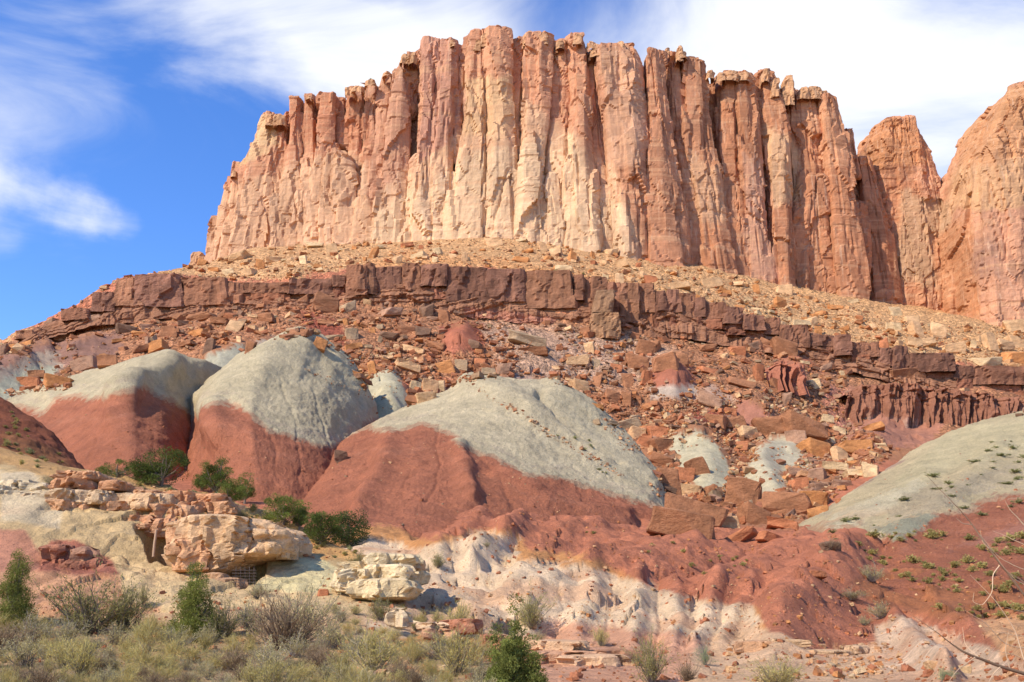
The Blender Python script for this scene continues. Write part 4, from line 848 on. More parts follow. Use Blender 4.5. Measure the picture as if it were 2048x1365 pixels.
HB = [  # hand placed: centre x, y, width, height px, colour, tilt (clockwise +), label
 (1368, 1037, 128, 56, 'brown', 10, 'longest brown block, a toppled beam at the foot of the boulder pile'), (1402, 1022, 126, 66, 'brown', 9, 'big striped brown slab right behind the longest toppled block'),
 (1338, 960, 42, 66, 'brown', -4, 'upright dark brown block leaning against the edge of the widest grey hill'), (1368, 946, 36, 46, 'rust', 14, 'narrow rust block wedged beside the upright dark brown one'), (1395, 930, 44, 44, 'brown', -20, 'tilted block with a shadowed underside on the small grey knob'),
 (1385, 980, 54, 28, 'tan', 3, 'tan pitted block behind the longest toppled block'), (1421, 982, 22, 28, 'brown', 0, 'small brown cube beside the tan pitted block'), (1494, 982, 74, 62, 'brown', 16, 'tall brown boulder with a sloping top in the middle of the pile'),
 (1583, 1007, 86, 54, 'brown', -8, 'wide brown boulder with a steep left face at the right of the pile'), (1634, 995, 58, 38, 'orange', 6, 'bright orange knobbly boulder right of the wide brown one'), (1640, 1018, 42, 20, 'orange', -12, 'low orange slab under the knobbly orange boulder'),
 (1510, 1030, 54, 38, 'brown', 18, 'undercut brown block between the tall boulder and the wide one'), (1568, 1048, 66, 20, 'rust', 9, 'flat rusty slab in front of the wide brown boulder'), (1460, 1042, 40, 30, 'tan', -5, 'tan triangular block at the end of the striped slab'), (1484, 1072, 64, 22, 'rust', -28, 'thin rust slab lying aslant on the red slope'),
 (1325, 884, 42, 36, 'brown', -12, 'round-shouldered brown boulder resting on the upper rim of the grey knob'), (1317, 860, 42, 28, 'rust', -10, 'rust block on top of the cluster beside the widest grey hill'), (1277, 863, 34, 30, 'tan', 0, 'squarish tan block at the left of the cluster by the widest grey hill'), (1291, 880, 32, 26, 'rust', 8, 'rust boulder in the middle of the cluster by the widest grey hill'), (1330, 918, 46, 30, 'brown', 20, 'broken brown slabs above the upright dark block'),
 (1434, 838, 40, 30, 'brown', 8, 'brown block, left one of a touching trio on the rubble'), (1471, 841, 40, 26, 'brown', -8, 'brown block, right one of a touching trio on the rubble'), (1462, 823, 26, 16, 'rust', 5, 'small rust block topmost of a touching trio on the rubble'), (1496, 862, 38, 30, 'tan', -6, 'pale yellow cornered boulder below the touching trio'), (1541, 846, 56, 36, 'brown', -10, 'brown block with a pointed shoulder above the grey knob'),
 (1604, 855, 84, 34, 'brown', 14, 'long brown slab sloping down over the right grey knob'), (1598, 874, 46, 32, 'mauve', 5, 'mauve slab lying on the right grey knob'), (1633, 898, 52, 38, 'orange', 6, 'squat ochre boulder right of the grey knob'), (1682, 905, 26, 34, 'tan', 4, 'upright tan stone beside the squat ochre boulder'), (1713, 893, 66, 28, 'orange', 8, 'long orange broken slab above the right hill'), (1480, 889, 32, 22, 'rust', 0, 'rust stone between the two grey knobs'),
 (1601, 941, 38, 20, 'mauve', 8, 'mauve flat stone below the right grey knob'), (1635, 947, 34, 28, 'mauve', -5, 'mauve split stone next to the mauve flat one'), (1684, 966, 38, 20, 'mauve', 0, 'mauve oval stone against the edge of the green-grey hill'), (1600, 965, 36, 22, 'rust', 0, 'reddish rounded stone under the mauve flat one'), (1640, 971, 30, 18, 'mauve', 0, 'low mauve stone under the split one'),
 (1710, 717, 46, 34, 'brown', -6, 'brown domed boulder leaning on the ledge left of the dark overhang'), (1809, 747, 76, 34, 'brown', -6, 'wide arched brown boulder under the right part of the ledge'), (1882, 738, 46, 32, 'dark', 8, 'dark rounded block tucked under the right end of the ledge'), (1532, 688, 26, 28, 'brown', 12, 'slim tilted block leaning on a larger one beneath the ledge'), (1569, 693, 48, 36, 'brown', 10, 'large brown block behind the slim tilted one beneath the ledge'), (1508, 690, 26, 18, 'dark', -20, 'small dark wedge at the left foot of the slim tilted block'),
 (1331, 719, 50, 36, 'brown', -16, 'brown box-shaped block standing on the rubble above a red mound'), (1366, 716, 24, 32, 'brown', 0, 'narrow block touching the box-shaped one above the red mound'), (1306, 692, 30, 26, 'brown', 10, 'brown block up against the ledge foot right of the fallen pillar'), (1556, 769, 38, 24, 'brown', 0, 'lone brown block in the middle of the right rubble'), (1421, 800, 52, 24, 'mauve', 26, 'flat grey-brown slab sliding down the right rubble'),
 (1791, 621, 24, 26, 'pale', -10, 'standing pale tooth of rock on the upper talus before the small butte'), (1824, 637, 26, 20, 'tan', 0, 'tan block right of the standing pale tooth'), (1880, 660, 28, 36, 'tan', 6, 'tall cracked tan block on the talus below the gap'), (1786, 652, 30, 16, 'pale', 0, 'white flat stone below the standing pale tooth'), (2032, 650, 40, 32, 'tan', -10, 'big tan boulder at the foot of the massive orange butte'), (2010, 690, 34, 22, 'tan', 0, 'tan round stone below the massive orange butte'),
 (1421, 566, 44, 22, 'tan', -8, 'wide tan block on the talus right of the debris cone'), (1358, 571, 44, 14, 'tan', -6, 'low tan slab lying just above the ledge'), (1569, 577, 34, 22, 'tan', 0, 'pale fractured block below the pale pinnacle'), (1290, 598, 20, 18, 'pale', 0, 'pinkish pale cube perched on the ledge rim'),
 (888, 731, 42, 34, 'orange', -22, 'bright orange potato-shaped boulder above the widest grey hill'), (858, 768, 36, 32, 'tan', 4, 'yellow and orange cube left of the tan pair'), (878, 768, 26, 26, 'pale', 0, 'pale boulder touching the yellow and orange cube'), (853, 792, 48, 24, 'tan', -12, 'yellow flat boulder resting on the rim of the widest grey hill'), (828, 770, 24, 24, 'pale', 10, 'pale stone at the left of the yellow and orange cube'),
 (1052, 676, 80, 26, 'grey', 6, 'wide grey-brown slab lying flat under the ledge centre'), (1068, 700, 64, 20, 'brown', -4, 'brown slab stacked below the wide grey-brown one'), (1295, 694, 44, 32, 'brown', 14, 'brown block with a sunlit flat top right of the fallen pillar'), (1275, 722, 46, 30, 'brown', 12, 'brown boulder below the block with the sunlit flat top'), (1256, 755, 24, 36, 'brown', -6, 'upright brown stone under the fallen pillar'), (1292, 750, 22, 32, 'rust', 12, 'leaning rust stone next to the upright brown one'), (1193, 723, 18, 28, 'grey', 0, 'small grey upright stone on the central rubble'),
 (1007, 736, 32, 24, 'mauve', 0, 'mauve cracked boulder above the crest of the widest grey hill'), (975, 743, 30, 16, 'grey', 0, 'flat oval grey stone next to the mauve cracked boulder'), (963, 722, 24, 24, 'rust', 0, 'rust block above the flat oval grey stone'), (922, 728, 30, 26, 'grey', 10, 'grey lumpy boulder right of the orange potato-shaped one'), (950, 688, 26, 20, 'dark', 10, 'dark block below the small red mound'),
 (987, 481, 34, 24, 'tan', -18, 'tan slab tilted up at the foot of the banded buttress'), (1130, 538, 34, 18, 'pale', 0, 'pale yellow smooth block above the ledge centre'), (1223, 503, 24, 18, 'tan', 0, 'tan block at the right edge of the debris cone'), (956, 466, 20, 14, 'rust', -20, 'small red wedge leaning on the cliff foot'), (1174, 658, 20, 28, 'brown', -10, 'brown stone leaning against the fallen ledge pillar'), (694, 614, 36, 20, 'grey', -14, 'grey slab tilted before the ledge left of centre'),
 (113, 761, 50, 24, 'orange', 0, 'bright orange block, largest in the pile left of the grey hills'), (62, 765, 54, 22, 'rust', 4, 'long rust slab left of the bright orange block'), (72, 748, 34, 16, 'brown', -10, 'brown slab on top of the pile left of the grey hills'), (214, 722, 42, 26, 'brown', -6, 'brown boulder above the first grey hill'), (168, 727, 48, 28, 'mauve', -14, 'mauve layered slab left of the brown boulder above the first grey hill'), (250, 657, 38, 16, 'dark', 6, 'dark oblong block under the left end of the ledge'),
 (599, 662, 40, 16, 'brown', 4, 'brown capstone sitting on the crest of the tallest grey dome'), (397, 665, 36, 14, 'orange', -8, 'orange slab on the rubble left of the tallest grey dome'), (650, 606, 50, 44, 'brown', 12, 'layered brown block standing before the ledge'), (607, 602, 26, 24, 'brown', -14, 'smaller brown block left of the layered standing one'), (186, 643, 52, 22, 'mauve', -12, 'long grey-mauve block at the left shoulder of the slope'), (100, 648, 28, 22, 'dark', -8, 'dark block on the skyline at the far left'), (476, 513, 44, 16, 'tan', -10, 'tan slab on the talus below the left end of the cliff'), (45, 670, 26, 12, 'orange', 0, 'orange block on the skyline near the lower left end'),
 (1680, 858, 22, 18, 'pale', 0, 'pale stone on the talus before the fluted mudstone'), (1655, 836, 24, 16, 'pale', 8, 'white split stone left of the fluted mudstone'), (1660, 1090, 44, 18, 'dark', 0, 'dark flat ledge stone on the red slope of the green-grey hill'), (1540, 1072, 46, 20, 'rust', 20, 'rusty layered rock half buried in the red slope'), (1632, 1148, 36, 12, 'rust', 0, 'small red stone in the middle of the bare red slope'), (681, 910, 26, 28, 'dark', 0, 'dark rust knob standing in the notch between the two biggest hills')]
for cx, cy, w_, h_, c, tl, lab in HB:
    boulder(cx, cy, w_, h_, c, lab, tl)
# further countable blocks: in each stretch of slope every one differs in colour, shape and size
LM = [  # polygon-ish boxes along the slopes: (x0, y0, x1, y1, where, n, colours, px sizes)
 (400, 500, 560, 545, 'on the talus below the left pillars of the cliff', 10, ('tan', 'pale', 'orange'), (14, 24)), (600, 488, 760, 528, 'on the talus between the ledge and the second group of pillars', 10, ('tan', 'pale', 'orange'), (14, 26)),
 (790, 482, 930, 522, 'on the talus below the tall twin pillar', 9, ('tan', 'pale', 'rust'), (14, 24)), (1040, 462, 1190, 520, 'on the pale debris cone under the cliff centre', 14, ('tan', 'pale', 'orange'), (14, 28)),
 (1200, 515, 1340, 560, 'on the talus right of the debris cone', 12, ('tan', 'pale', 'rust'), (14, 28)), (1390, 560, 1530, 620, 'on the talus below the shaded columns', 12, ('tan', 'pale', 'orange'), (14, 28)), (1560, 600, 1720, 665, 'on the talus below the pale pinnacle', 14, ('tan', 'pale', 'orange'), (14, 28)),
 (1740, 640, 1880, 695, 'on the talus below the small butte', 12, ('tan', 'pale', 'rust'), (16, 32)), (1900, 675, 2048, 735, 'on the talus below the massive butte', 14, ('tan', 'pale', 'orange'), (18, 36)),
 (120, 650, 330, 700, 'on the rubble under the left end of the ledge', 12, ('brown', 'mauve', 'orange'), (16, 34)), (330, 632, 560, 690, 'on the rubble above the first grey hill', 16, ('brown', 'tan', 'dark'), (16, 34)), (620, 635, 760, 700, 'on the rubble above the tallest grey dome', 12, ('brown', 'orange', 'grey'), (16, 32)),
 (720, 690, 860, 760, 'on the rubble between the tallest and the widest grey hill', 14, ('tan', 'pale', 'orange'), (16, 34)), (770, 620, 930, 690, 'on the rubble under the ledge left of the red mound', 14, ('brown', 'mauve', 'dark'), (16, 34)), (1100, 690, 1240, 770, 'on the rubble above the widest grey hill', 14, ('brown', 'tan', 'rust'), (16, 34)),
 (1180, 770, 1290, 850, 'on the rubble along the right flank of the widest grey hill', 12, ('brown', 'orange', 'grey'), (18, 38)), (1400, 690, 1520, 770, 'on the rubble beneath the stepped part of the ledge', 12, ('brown', 'tan', 'rust'), (16, 34)), (1570, 700, 1700, 800, 'on the rubble left of the fluted mudstone', 12, ('brown', 'pale', 'mauve'), (16, 32)),
 (1380, 850, 1540, 930, 'in the gully between the grey knobs', 14, ('brown', 'orange', 'tan'), (16, 34)), (1600, 850, 1760, 950, 'in the rubble fan above the green-grey hill', 16, ('brown', 'orange', 'pale'), (16, 36)), (1560, 930, 1690, 1000, 'at the narrow foot of the rubble fan', 12, ('rust', 'mauve', 'tan'), (16, 34)), (0, 690, 110, 745, 'on the slope at the far left', 8, ('brown', 'mauve', 'orange'), (14, 26))]
SHP = {'slab': (1.5, .5), 'squarish block': (1.0, .95), 'upright stone': (.7, 1.3), 'wedge': (1.2, .8), 'long block': (1.9, .65)}
rb = random.Random(21)
for (x0, y0, x1, y1, wh, n, cols, sz) in LM:
    combos = [(c, s_, z) for z in ('large', 'small') for c in cols for s_ in SHP]; rb.shuffle(combos)
    tries = 0; k = 0
    while k < n and tries < 300:
        tries += 1; cx = rb.uniform(x0, x1); cy = rb.uniform(y0, y1)
        if (x1-x0) > 120 and y0 < 700 and y1-y0 < 80: cy = y0+(y1-y0)*rb.random()
        if any(math.hypot(cx-a, cy-b) < rad+10 for a, b, rad in TAKEN) or any(math.hypot(cx-a, cy-b) < rad+12 for a, b, rad in KNOBS_AV): continue
        c, s_, z = combos[k]; q = (sz[1]*rb.uniform(.85, 1.1) if z == 'large' else sz[0]*rb.uniform(.9, 1.1)); a, b = SHP[s_]
        o = boulder(cx, cy, q*a*.85, q*b*.85, c, f'{z} {dict(dark="dark brown").get(c, c)} {s_} {wh}', rb.uniform(-16, 16), group='loose blocks '+wh.split(' below')[0].split(' under')[0].split(' above')[0].split(' between')[0].split(' left')[0].split(' right')[0].split(' along')[0].split(' beneath')[0])
        k += 1
print('boulders', len(TAKEN))
# ---- uncountable rubble: small stones joined, one object per slope
SMALL = [hull_rock(300+i, 9, .9) for i in range(10)]
def rubble(name, label, polys, n, smin, smax, alpha, cols, avoid=None, seed=1, flat=.6, clump=0.0, mat=None):
    r = random.Random(seed); Vs, Fs, Cs = [], [], []; off = 0; got = 0; tr = 0
    bb = [(min(p[0] for p in q), min(p[1] for p in q), max(p[0] for p in q), max(p[1] for p in q)) for q in polys]
    area = [(b[2]-b[0])*(b[3]-b[1]) for b in bb]
    N = n*3; pts = []
    for q, b, a in zip(polys, bb, area):
        m = int(N*a/sum(area)); xs = np.array([r.uniform(b[0], b[2]) for _ in range(m)]); ys = np.array([r.uniform(b[1], b[3]) for _ in range(m)])
        ok = sdist(xs, ys, q) < 0
        if clump: ok &= (fbm(np.stack([xs*.012, ys*.03, 0*xs+seed], -1), 3) > r.uniform(-.1, .1)-.25+clump*.3*np.array([r.uniform(-1, 1) for _ in range(m)]))
        for kx, ky, kp in KNOBS_AV: ok &= ((xs-kx)**2+(ys-ky)**2 > kp*kp*r.uniform(.7, 1)) | (np.array([r.random() for _ in range(m)]) < .06)
        pts += list(zip(xs[ok], ys[ok]))
    r.shuffle(pts)
    for x, y in pts[:n]:
        h = cast(x, y)
        if h is None: continue
        s_ = min(smax, smin*(1-r.random())**(-1/alpha)); c = np.array(COLR[r.choice(cols)])*r.uniform(.75, 1.15); g_ = float(np.clip(.9*fbm(np.array([[h[0].x*.035, h[0].y*.035, seed]]), 3)[0], 0, .6)); c = c*(1-g_)+np.array(COLR['rust' if seed != 1 else 'orange'])*g_
        V, F = SMALL[r.randrange(10)]
        M = Euler((r.uniform(-.5, .5), r.uniform(-.5, .5), r.uniform(0, 6.3))).to_matrix()
        V2 = (V*np.array([1, r.uniform(.6, .95), r.uniform(flat*.6, flat*1.3)])*s_)@np.array(M).T+np.array(h[0])+np.array([0, 0, s_*.12])
        Vs.append(V2); Fs.append(F+off); Cs.append(np.repeat(c[None], len(V2), 0)); off += len(V2)
    V = np.concatenate(Vs); F = np.concatenate(Fs)
    o = link(name, make_mesh(name, V, F, np.concatenate(Cs), False, mat or M_boulder), kind='stuff'); o['label'] = label
    return o
T1 = [(-900, 720), (0, 692), (245, 556), (390, 515), (600, 492), (900, 482), (1050, 455), (1200, 485), (1400, 535), (1700, 615), (1880, 652), (2300, 665), (2300, 800), (2048, 750), (1750, 692), (1500, 640), (1280, 572), (960, 533), (735, 531), (560, 562), (245, 560), (0, 700)]
T2 = [(-300, 740), (60, 690), (250, 640), (560, 612), (960, 628), (1250, 668), (1500, 700), (1690, 740), (1700, 860), (1800, 900), (1700, 970), (1600, 1045), (1340, 1030), (1330, 980), (1250, 860), (1170, 785), (1060, 752), (930, 765), (800, 822), (750, 830), (690, 710), (600, 672), (500, 710), (430, 700), (340, 700), (200, 725), (0, 790), (-300, 820)]
T3 = [(1260, 820), (1400, 800), (1700, 800), (1780, 900), (1640, 1020), (1560, 1050), (1350, 1040), (1330, 960)]
rubble('talus_rubble', 'pale tan rubble of small stones covering the talus above the ledge', [T1], 13000, .34, 2.6, 1.75, ['tan', 'orange', 'pale', 'orange', 'brown', 'rust', 'tan'], seed=1, flat=.5)
rubble('slope_rubble', 'brown and rust rubble of small stones strewn down the slope below the ledge', [T2], 14000, .28, 2.4, 1.6, ['brown', 'rust', 'mauve', 'tan', 'orange', 'brown', 'brown', 'red', 'grey', 'dark'], flat=.42, seed=2, clump=1)
rubble('gully_rubble', 'mixed rubble filling the gully below the grey knobs', [T3, [(-60, 700), (140, 700), (140, 780), (-60, 800)], [(690, 700), (860, 700), (860, 790), (760, 820)]], 5200, .24, 1.6, 1.6, ['brown', 'tan', 'orange', 'rust', 'mauve', 'pale'], seed=3)
rubble('ledge_debris', 'heap of broken brown slabs piled along the foot of the dark ledge', [[(x, y-10) for x, y in LEDB]+[(x, y+16) for x, y in LEDB[::-1]]], 1500, .7, 3.6, 1.5, ['brown', 'dark', 'rust', 'brown', 'mauve', 'tan'], seed=24, flat=.55)
rubble('hill_grit', 'thin trails of loose grit lying on the crests of the grey hills', [[(600, 735), (640, 745), (700, 775), (690, 782), (630, 755)], [(930, 768), (960, 768), (1010, 800), (1060, 830), (1110, 872), (1100, 878), (1040, 835), (980, 800)],
        [(1200, 835), (1260, 850), (1285, 900), (1250, 905), (1210, 860)], [(1290, 960), (1330, 975), (1340, 1000), (1310, 990)], [(1120, 870), (1250, 950), (1240, 955), (1110, 880)], [(715, 780), (780, 790), (790, 800), (730, 800)], [(720, 740), (735, 745), (730, 800), (715, 790)]], 650, .14, .6, 1.9, ['tan', 'grey', 'brown'], seed=4)
rubble('hill_pebbles', 'sparse tiny stones scattered over the red and grey clay hills', [[(100, 830), (400, 830), (700, 900), (700, 1000), (100, 960)], [(640, 950), (900, 870), (1300, 1000), (1300, 1060), (600, 1060)], [(1650, 1000), (2048, 860), (2048, 1100), (1650, 1100)]], 1100, .05, .4, 2.2, ['rust', 'tan', 'red', 'grey'], seed=14)
rubble('foreground_pebbles', 'scattered small stones on the red and pink slopes', [[(620, 1090), (2100, 1090), (2100, 1365), (620, 1365)], [(850, 1010), (1600, 1040), (1600, 1120), (900, 1100)], [(0, 1180), (620, 1180), (620, 1330), (0, 1330)]], 3600, .05, .30, 1.8, ['rust', 'tan', 'red', 'red', 'orange'], seed=5)
rubble('orange_pebbles', 'loose orange and cream stones below the end of the red slope', [[(1600, 1280), (1780, 1290), (1800, 1350), (1640, 1365)], [(640, 1290), (900, 1280), (980, 1340), (700, 1365)], [(300, 985), (700, 1110), (640, 1130), (300, 1040)], [(100, 950), (420, 985), (400, 1010), (120, 990)]], 900, .06, .32, 1.7, ['pale', 'orange', 'tan'], seed=6)
# ------------------------------------------------------------------ sandstone outcrops in the foreground
def oc(c, v=.14): return lambda G: paint(G, c, [], 3)*(1+v*facets(G*np.array([.9, .9, 2.2]), 6)[..., None])
def outcrop(label, px, py, Y, items, cat='rock outcrop', tones=((.60, .33, .205), (.62, .40, .26), (.55, .28, .17), (.63, .44, .31)), seed=0, part='rock_slab', name='sandstone_outcrop', res=.10):
    o = empty(name, label, cat, P(px, py, Y).tolist()); r = random.Random(seed)
    for i, it in enumerate(items):
        pf, dY, dep = it[:3]; tone = tones[it[3]] if len(it) > 3 else r.choice(tones)
        c = column(o, part, pf, Y+dY, dep=dep, ridge=r.uniform(.2, .75), seed=seed+i, cap=it[4] if len(it) > 4 else .12, capb=.16, cell=(1.5, .55), disp=(.30, .20, .10), mat=M_outcrop, colf=oc(tone), res=res, batter=.04, wedge=i % 2 == 0, maxn=(80, 70))
        c.location = -Vector(o.location)
    return o
def bx(x0, y0, x1, y1, s=.06):
    e = (x1-x0)*.09; x0 -= e; x1 += e; y0 -= (y1-y0)*.08; y1 += (y1-y0)*.12
    w_ = x1-x0; return [(y0, x0+w_*s, x1-w_*s*1.2), (y0+(y1-y0)*.45, x0, x1), (y1, x0+w_*s*.8, x1-w_*s)]
outcrop('broken orange and cream sandstone ledges stepping along the hill left of the mine hollow', 235, 1060, 67, [
    (bx(91, 1006, 160, 1056), -1.2, 1.6, 0), (bx(58, 992, 112, 1022), .2, 1.5, 3), (bx(70, 1018, 115, 1040), -.8, 1.2, 0), (bx(196, 1030, 262, 1054), -1.2, 1.3, 0), (bx(225, 1046, 300, 1066), -1.8, 1.3, 1), (bx(292, 1050, 360, 1070), -2.2, 1.5, 0), (bx(255, 985, 330, 1004), 1.2, 1.5, 0), (bx(395, 990, 450, 1012), 1.2, 1.4, 2), (bx(405, 1006, 470, 1034), .4, 1.5, 0), (bx(110, 984, 195, 1014), -.6, 1.8, 3), (bx(126, 962, 178, 990), .6, 1.8, 2), (bx(130, 946, 205, 966), 1.8, 2.0, 0), (bx(160, 1012, 214, 1040), -.6, 1.5, 0), (bx(150, 1030, 200, 1060), -.4, 1.2, 1),
    (bx(178, 986, 232, 1014), -.1, 1.6, 3), (bx(205, 968, 262, 988), 1.0, 2.0, 2), (bx(205, 1006, 262, 1030), -.8, 1.4, 0), (bx(238, 990, 292, 1022), -.2, 1.6, 3), (bx(250, 1026, 280, 1048), -1.0, 1.1, 2), (bx(282, 992, 345, 1028), 0, 1.8, 1),
    (bx(318, 1014, 384, 1056), -.9, 1.8, 0), (bx(272, 1034, 322, 1062), -1.5, 1.6, 2), (bx(312, 1042, 370, 1078), -1.6, 1.9, 2), (bx(364, 1006, 412, 1030), .2, 1.4, 2), (bx(368, 1026, 402, 1050), -.5, 1.2, 3), (bx(335, 985, 400, 1010), 1.0, 1.6, 2)], seed=20)
outcrop('massive rounded cream and orange sandstone block overhanging the barred mine opening', 465, 1140, 59.6, [
    ([(1032, 400, 470), (1045, 372, 545), (1064, 358, 580), (1085, 352, 592), (1104, 350, 590), (1112, 354, 582), (1122, 358, 545), (1132, 362, 500), (1144, 368, 476), (1156, 385, 460)], -.2, 3.4, 1, .15), (bx(352, 1060, 400, 1092), -1.5, 1.4, 0), (bx(358, 1086, 440, 1142, .08), -1.8, 1.6, 0), (bx(430, 1084, 560, 1116, .1), -1.5, 1.6, 1), (bx(366, 1046, 430, 1066), -.9, 1.6, 3),
    (bx(430, 1040, 500, 1064), -.6, 1.6, 0), (bx(500, 1062, 570, 1092), -1.2, 1.6, 1), (bx(400, 1062, 500, 1090), -1.5, 1.4, 3), (bx(352, 1090, 372, 1112), -2.0, 1.0, 0), (bx(555, 1092, 584, 1118), -.8, 1.2, 3)], seed=50, res=.085)
outcrop('pinkish crumbly rock lip below the overhang, left of the mine bars', 440, 1180, 56.3, [(bx(412, 1148, 452, 1182), 0, 1.0, 2), (bx(440, 1158, 486, 1184), -.4, 1.0, 0)], tones=((.50, .30, .20),)*4, seed=70)
outcrop('cream layered sandstone outcrop with an undercut slab, standing left of the white badlands', 765, 1200, 55, [
    (bx(684, 1140, 770, 1186), .6, 2.2, 3), (bx(738, 1110, 826, 1142), 1.2, 2.4, 3), (bx(725, 1130, 830, 1168), .2, 2.4, 3), (bx(704, 1158, 828, 1200, .14), -1.0, 2.2, 1), (bx(700, 1125, 745, 1150), 1.0, 1.6, 1), (bx(812, 1120, 845, 1140), 1.2, 1.0, 0)], tones=((.60, .40, .26), (.66, .50, .33), (.6, .42, .26), (.68, .53, .37)), seed=80)
outcrop('round cream boulder banded like an onion below the undercut slab', 798, 1255, 46, [([(1214, 782, 815), (1225, 771, 826), (1242, 769, 828), (1257, 778, 818)], 0, .7, 0, .9)], cat='boulder', tones=((.66, .50, .36),)*4, seed=95, part='rock_body', name='boulder')
outcrop('pink cross-bedded sandstone rock right of the spiky juniper at the bottom', 1155, 1365, 34, [
    (bx(1075, 1280, 1150, 1312), 1.2, 1.0, 1), (bx(1066, 1302, 1180, 1334, .05), .5, 1.0, 0), (bx(1130, 1310, 1240, 1352, .08), 0, 1.0, 1), (bx(1080, 1330, 1175, 1372, .05), -.2, 1.0, 2), (bx(1160, 1338, 1248, 1385, .08), -.5, 1.0, 0), (bx(1200, 1300, 1262, 1330), 1.2, .9, 2)], tones=((.60, .33, .22), (.64, .40, .27), (.52, .26, .165), (.6, .36, .24)), seed=110, res=.05)
outcrop('pinkish sandstone slabs tilted together behind the pale shrub, bottom centre', 870, 1280, 42, [(bx(848, 1246, 895, 1262), .3, .8, 1), (bx(855, 1258, 900, 1280), 0, .8, 0), (bx(905, 1240, 950, 1268), .4, .8, 2)], tones=((.58, .33, .22), (.64, .44, .31), (.46, .20, .13), (.6, .36, .24)), seed=130, res=.06)
outcrop('low salmon rock shelf on the pink slope under the bare red slope', 1620, 1310, 44, [(bx(1490, 1282, 1540, 1306), .3, .7, 0), (bx(1530, 1278, 1600, 1298), .5, .9, 1), (bx(1590, 1300, 1690, 1322), .1, .9, 1), (bx(1660, 1322, 1740, 1345), -.5, .8, 0), (bx(1690, 1290, 1730, 1308), .4, .7, 3)], tones=((.58, .33, .21), (.62, .40, .26), (.55, .3, .2), (.62, .40, .27)), seed=140, res=.06)
outcrop('white and tan bedded sandstone shelves at the left edge of the mine hill', 40, 1010, 67, [(bx(-60, 975, 30, 1002), .4, 1.6, 3), (bx(14, 962, 60, 985), 1.0, 1.3, 3), (bx(20, 985, 92, 1006), .2, 1.5, 1), (bx(-80, 1000, 40, 1024), -.6, 1.6, 1), (bx(40, 1004, 96, 1020), -.3, 1.2, 3), (bx(60, 968, 100, 988), 1.0, 1.2, 3)], tones=((.60, .42, .28), (.64, .50, .36), (.6, .42, .26), (.68, .55, .42)), seed=150)
outcrop('dark red crumbling rock bulges at the foot of the mine hill', 170, 1150, 58, [(bx(105, 1090, 150, 1122), .9, 1.3, 0, .6), (bx(100, 1112, 140, 1150), .5, 1.2, 1, .6), (bx(130, 1122, 185, 1162), .2, 1.2, 0, .6), (bx(150, 1096, 192, 1128), .9, 1.2, 2, .7), (bx(178, 1118, 215, 1156), .2, 1.1, 1, .7), (bx(205, 1130, 240, 1162), -.2, .9, 0, .6)], tones=((.36, .15, .10), (.33, .13, .09), (.42, .22, .155), (.38, .16, .11)), seed=160)
outcrop('red lumpy rock and gravel bank by the spiky juniper, bottom centre', 990, 1300, 38, [(bx(952, 1268, 1000, 1296), .4, .8, 0), (bx(930, 1290, 975, 1318), 0, .8, 1), (bx(1255, 1335, 1300, 1372), -1.6, .7, 1)], tones=((.50, .22, .14), (.44, .18, .11), (.44, .24, .17), (.36, .15, .1)), seed=170, res=.06)
for i, (x, y, w_, h_, c, lab) in enumerate([(1930, 1338, 30, 18, 'pale', 'smooth cream stone under the dead branches'), (1895, 1348, 26, 16, 'tan', 'tan stone left of the smooth cream one under the dead branches'), (645, 1185, 20, 16, 'rust', 'small red angular stone right of the mine hill'), (1868, 1330, 24, 14, 'tan', 'low tan stone at the foot of the white gully, lower right'), (1465, 1340, 22, 14, 'tan', 'small tan stone on the pink ground'), (565, 1330, 26, 12, 'rust', 'flat rusty stone among the sagebrush')]):
    boulder(x, y, w_, h_, c, lab)
# ---- mine opening: rusted grate, timber prop
def new_simple(name, c, rough=.8, metal=0., nz=None, sub=0.):
    m, nt, b = new_mat(name, rough); b.inputs['Metallic'].default_value = metal
    N = nt.nodes.new; L = nt.links.new
    at = N('ShaderNodeAttribute'); at.attribute_name = 'tint'
    oi = N('ShaderNodeObjectInfo'); hs = N('ShaderNodeHueSaturation'); mr = N('ShaderNodeMapRange'); mr.inputs['To Min'].default_value = .8; mr.inputs['To Max'].default_value = 1.2
    L(oi.outputs['Random'], mr.inputs['Value']); L(mr.outputs[0], hs.inputs['Value'])
    if c is None: L(at.outputs['Color'], hs.inputs['Color'])
    else: hs.inputs['Color'].default_value = (*c, 1)
    L(hs.outputs[0], b.inputs['Base Color'])
    if sub:
        tr = N('ShaderNodeBsdfTranslucent'); L(hs.outputs[0], tr.inputs['Color']); mx = N('ShaderNodeMixShader'); mx.inputs[0].default_value = sub
        L(b.outputs[0], mx.inputs[1]); L(tr.outputs[0], mx.inputs[2]); L(mx.outputs[0], nt.nodes['Material Output'].inputs['Surface'])
    return m
M_iron = new_simple('rusted_iron', (.12, .085, .07), .7, .3); M_wood = new_simple('weathered_wood', (.42, .27, .17), .9); M_leaf = new_simple('leaves', None, .8, sub=.35); M_twig = new_simple('twigs', None, .9)
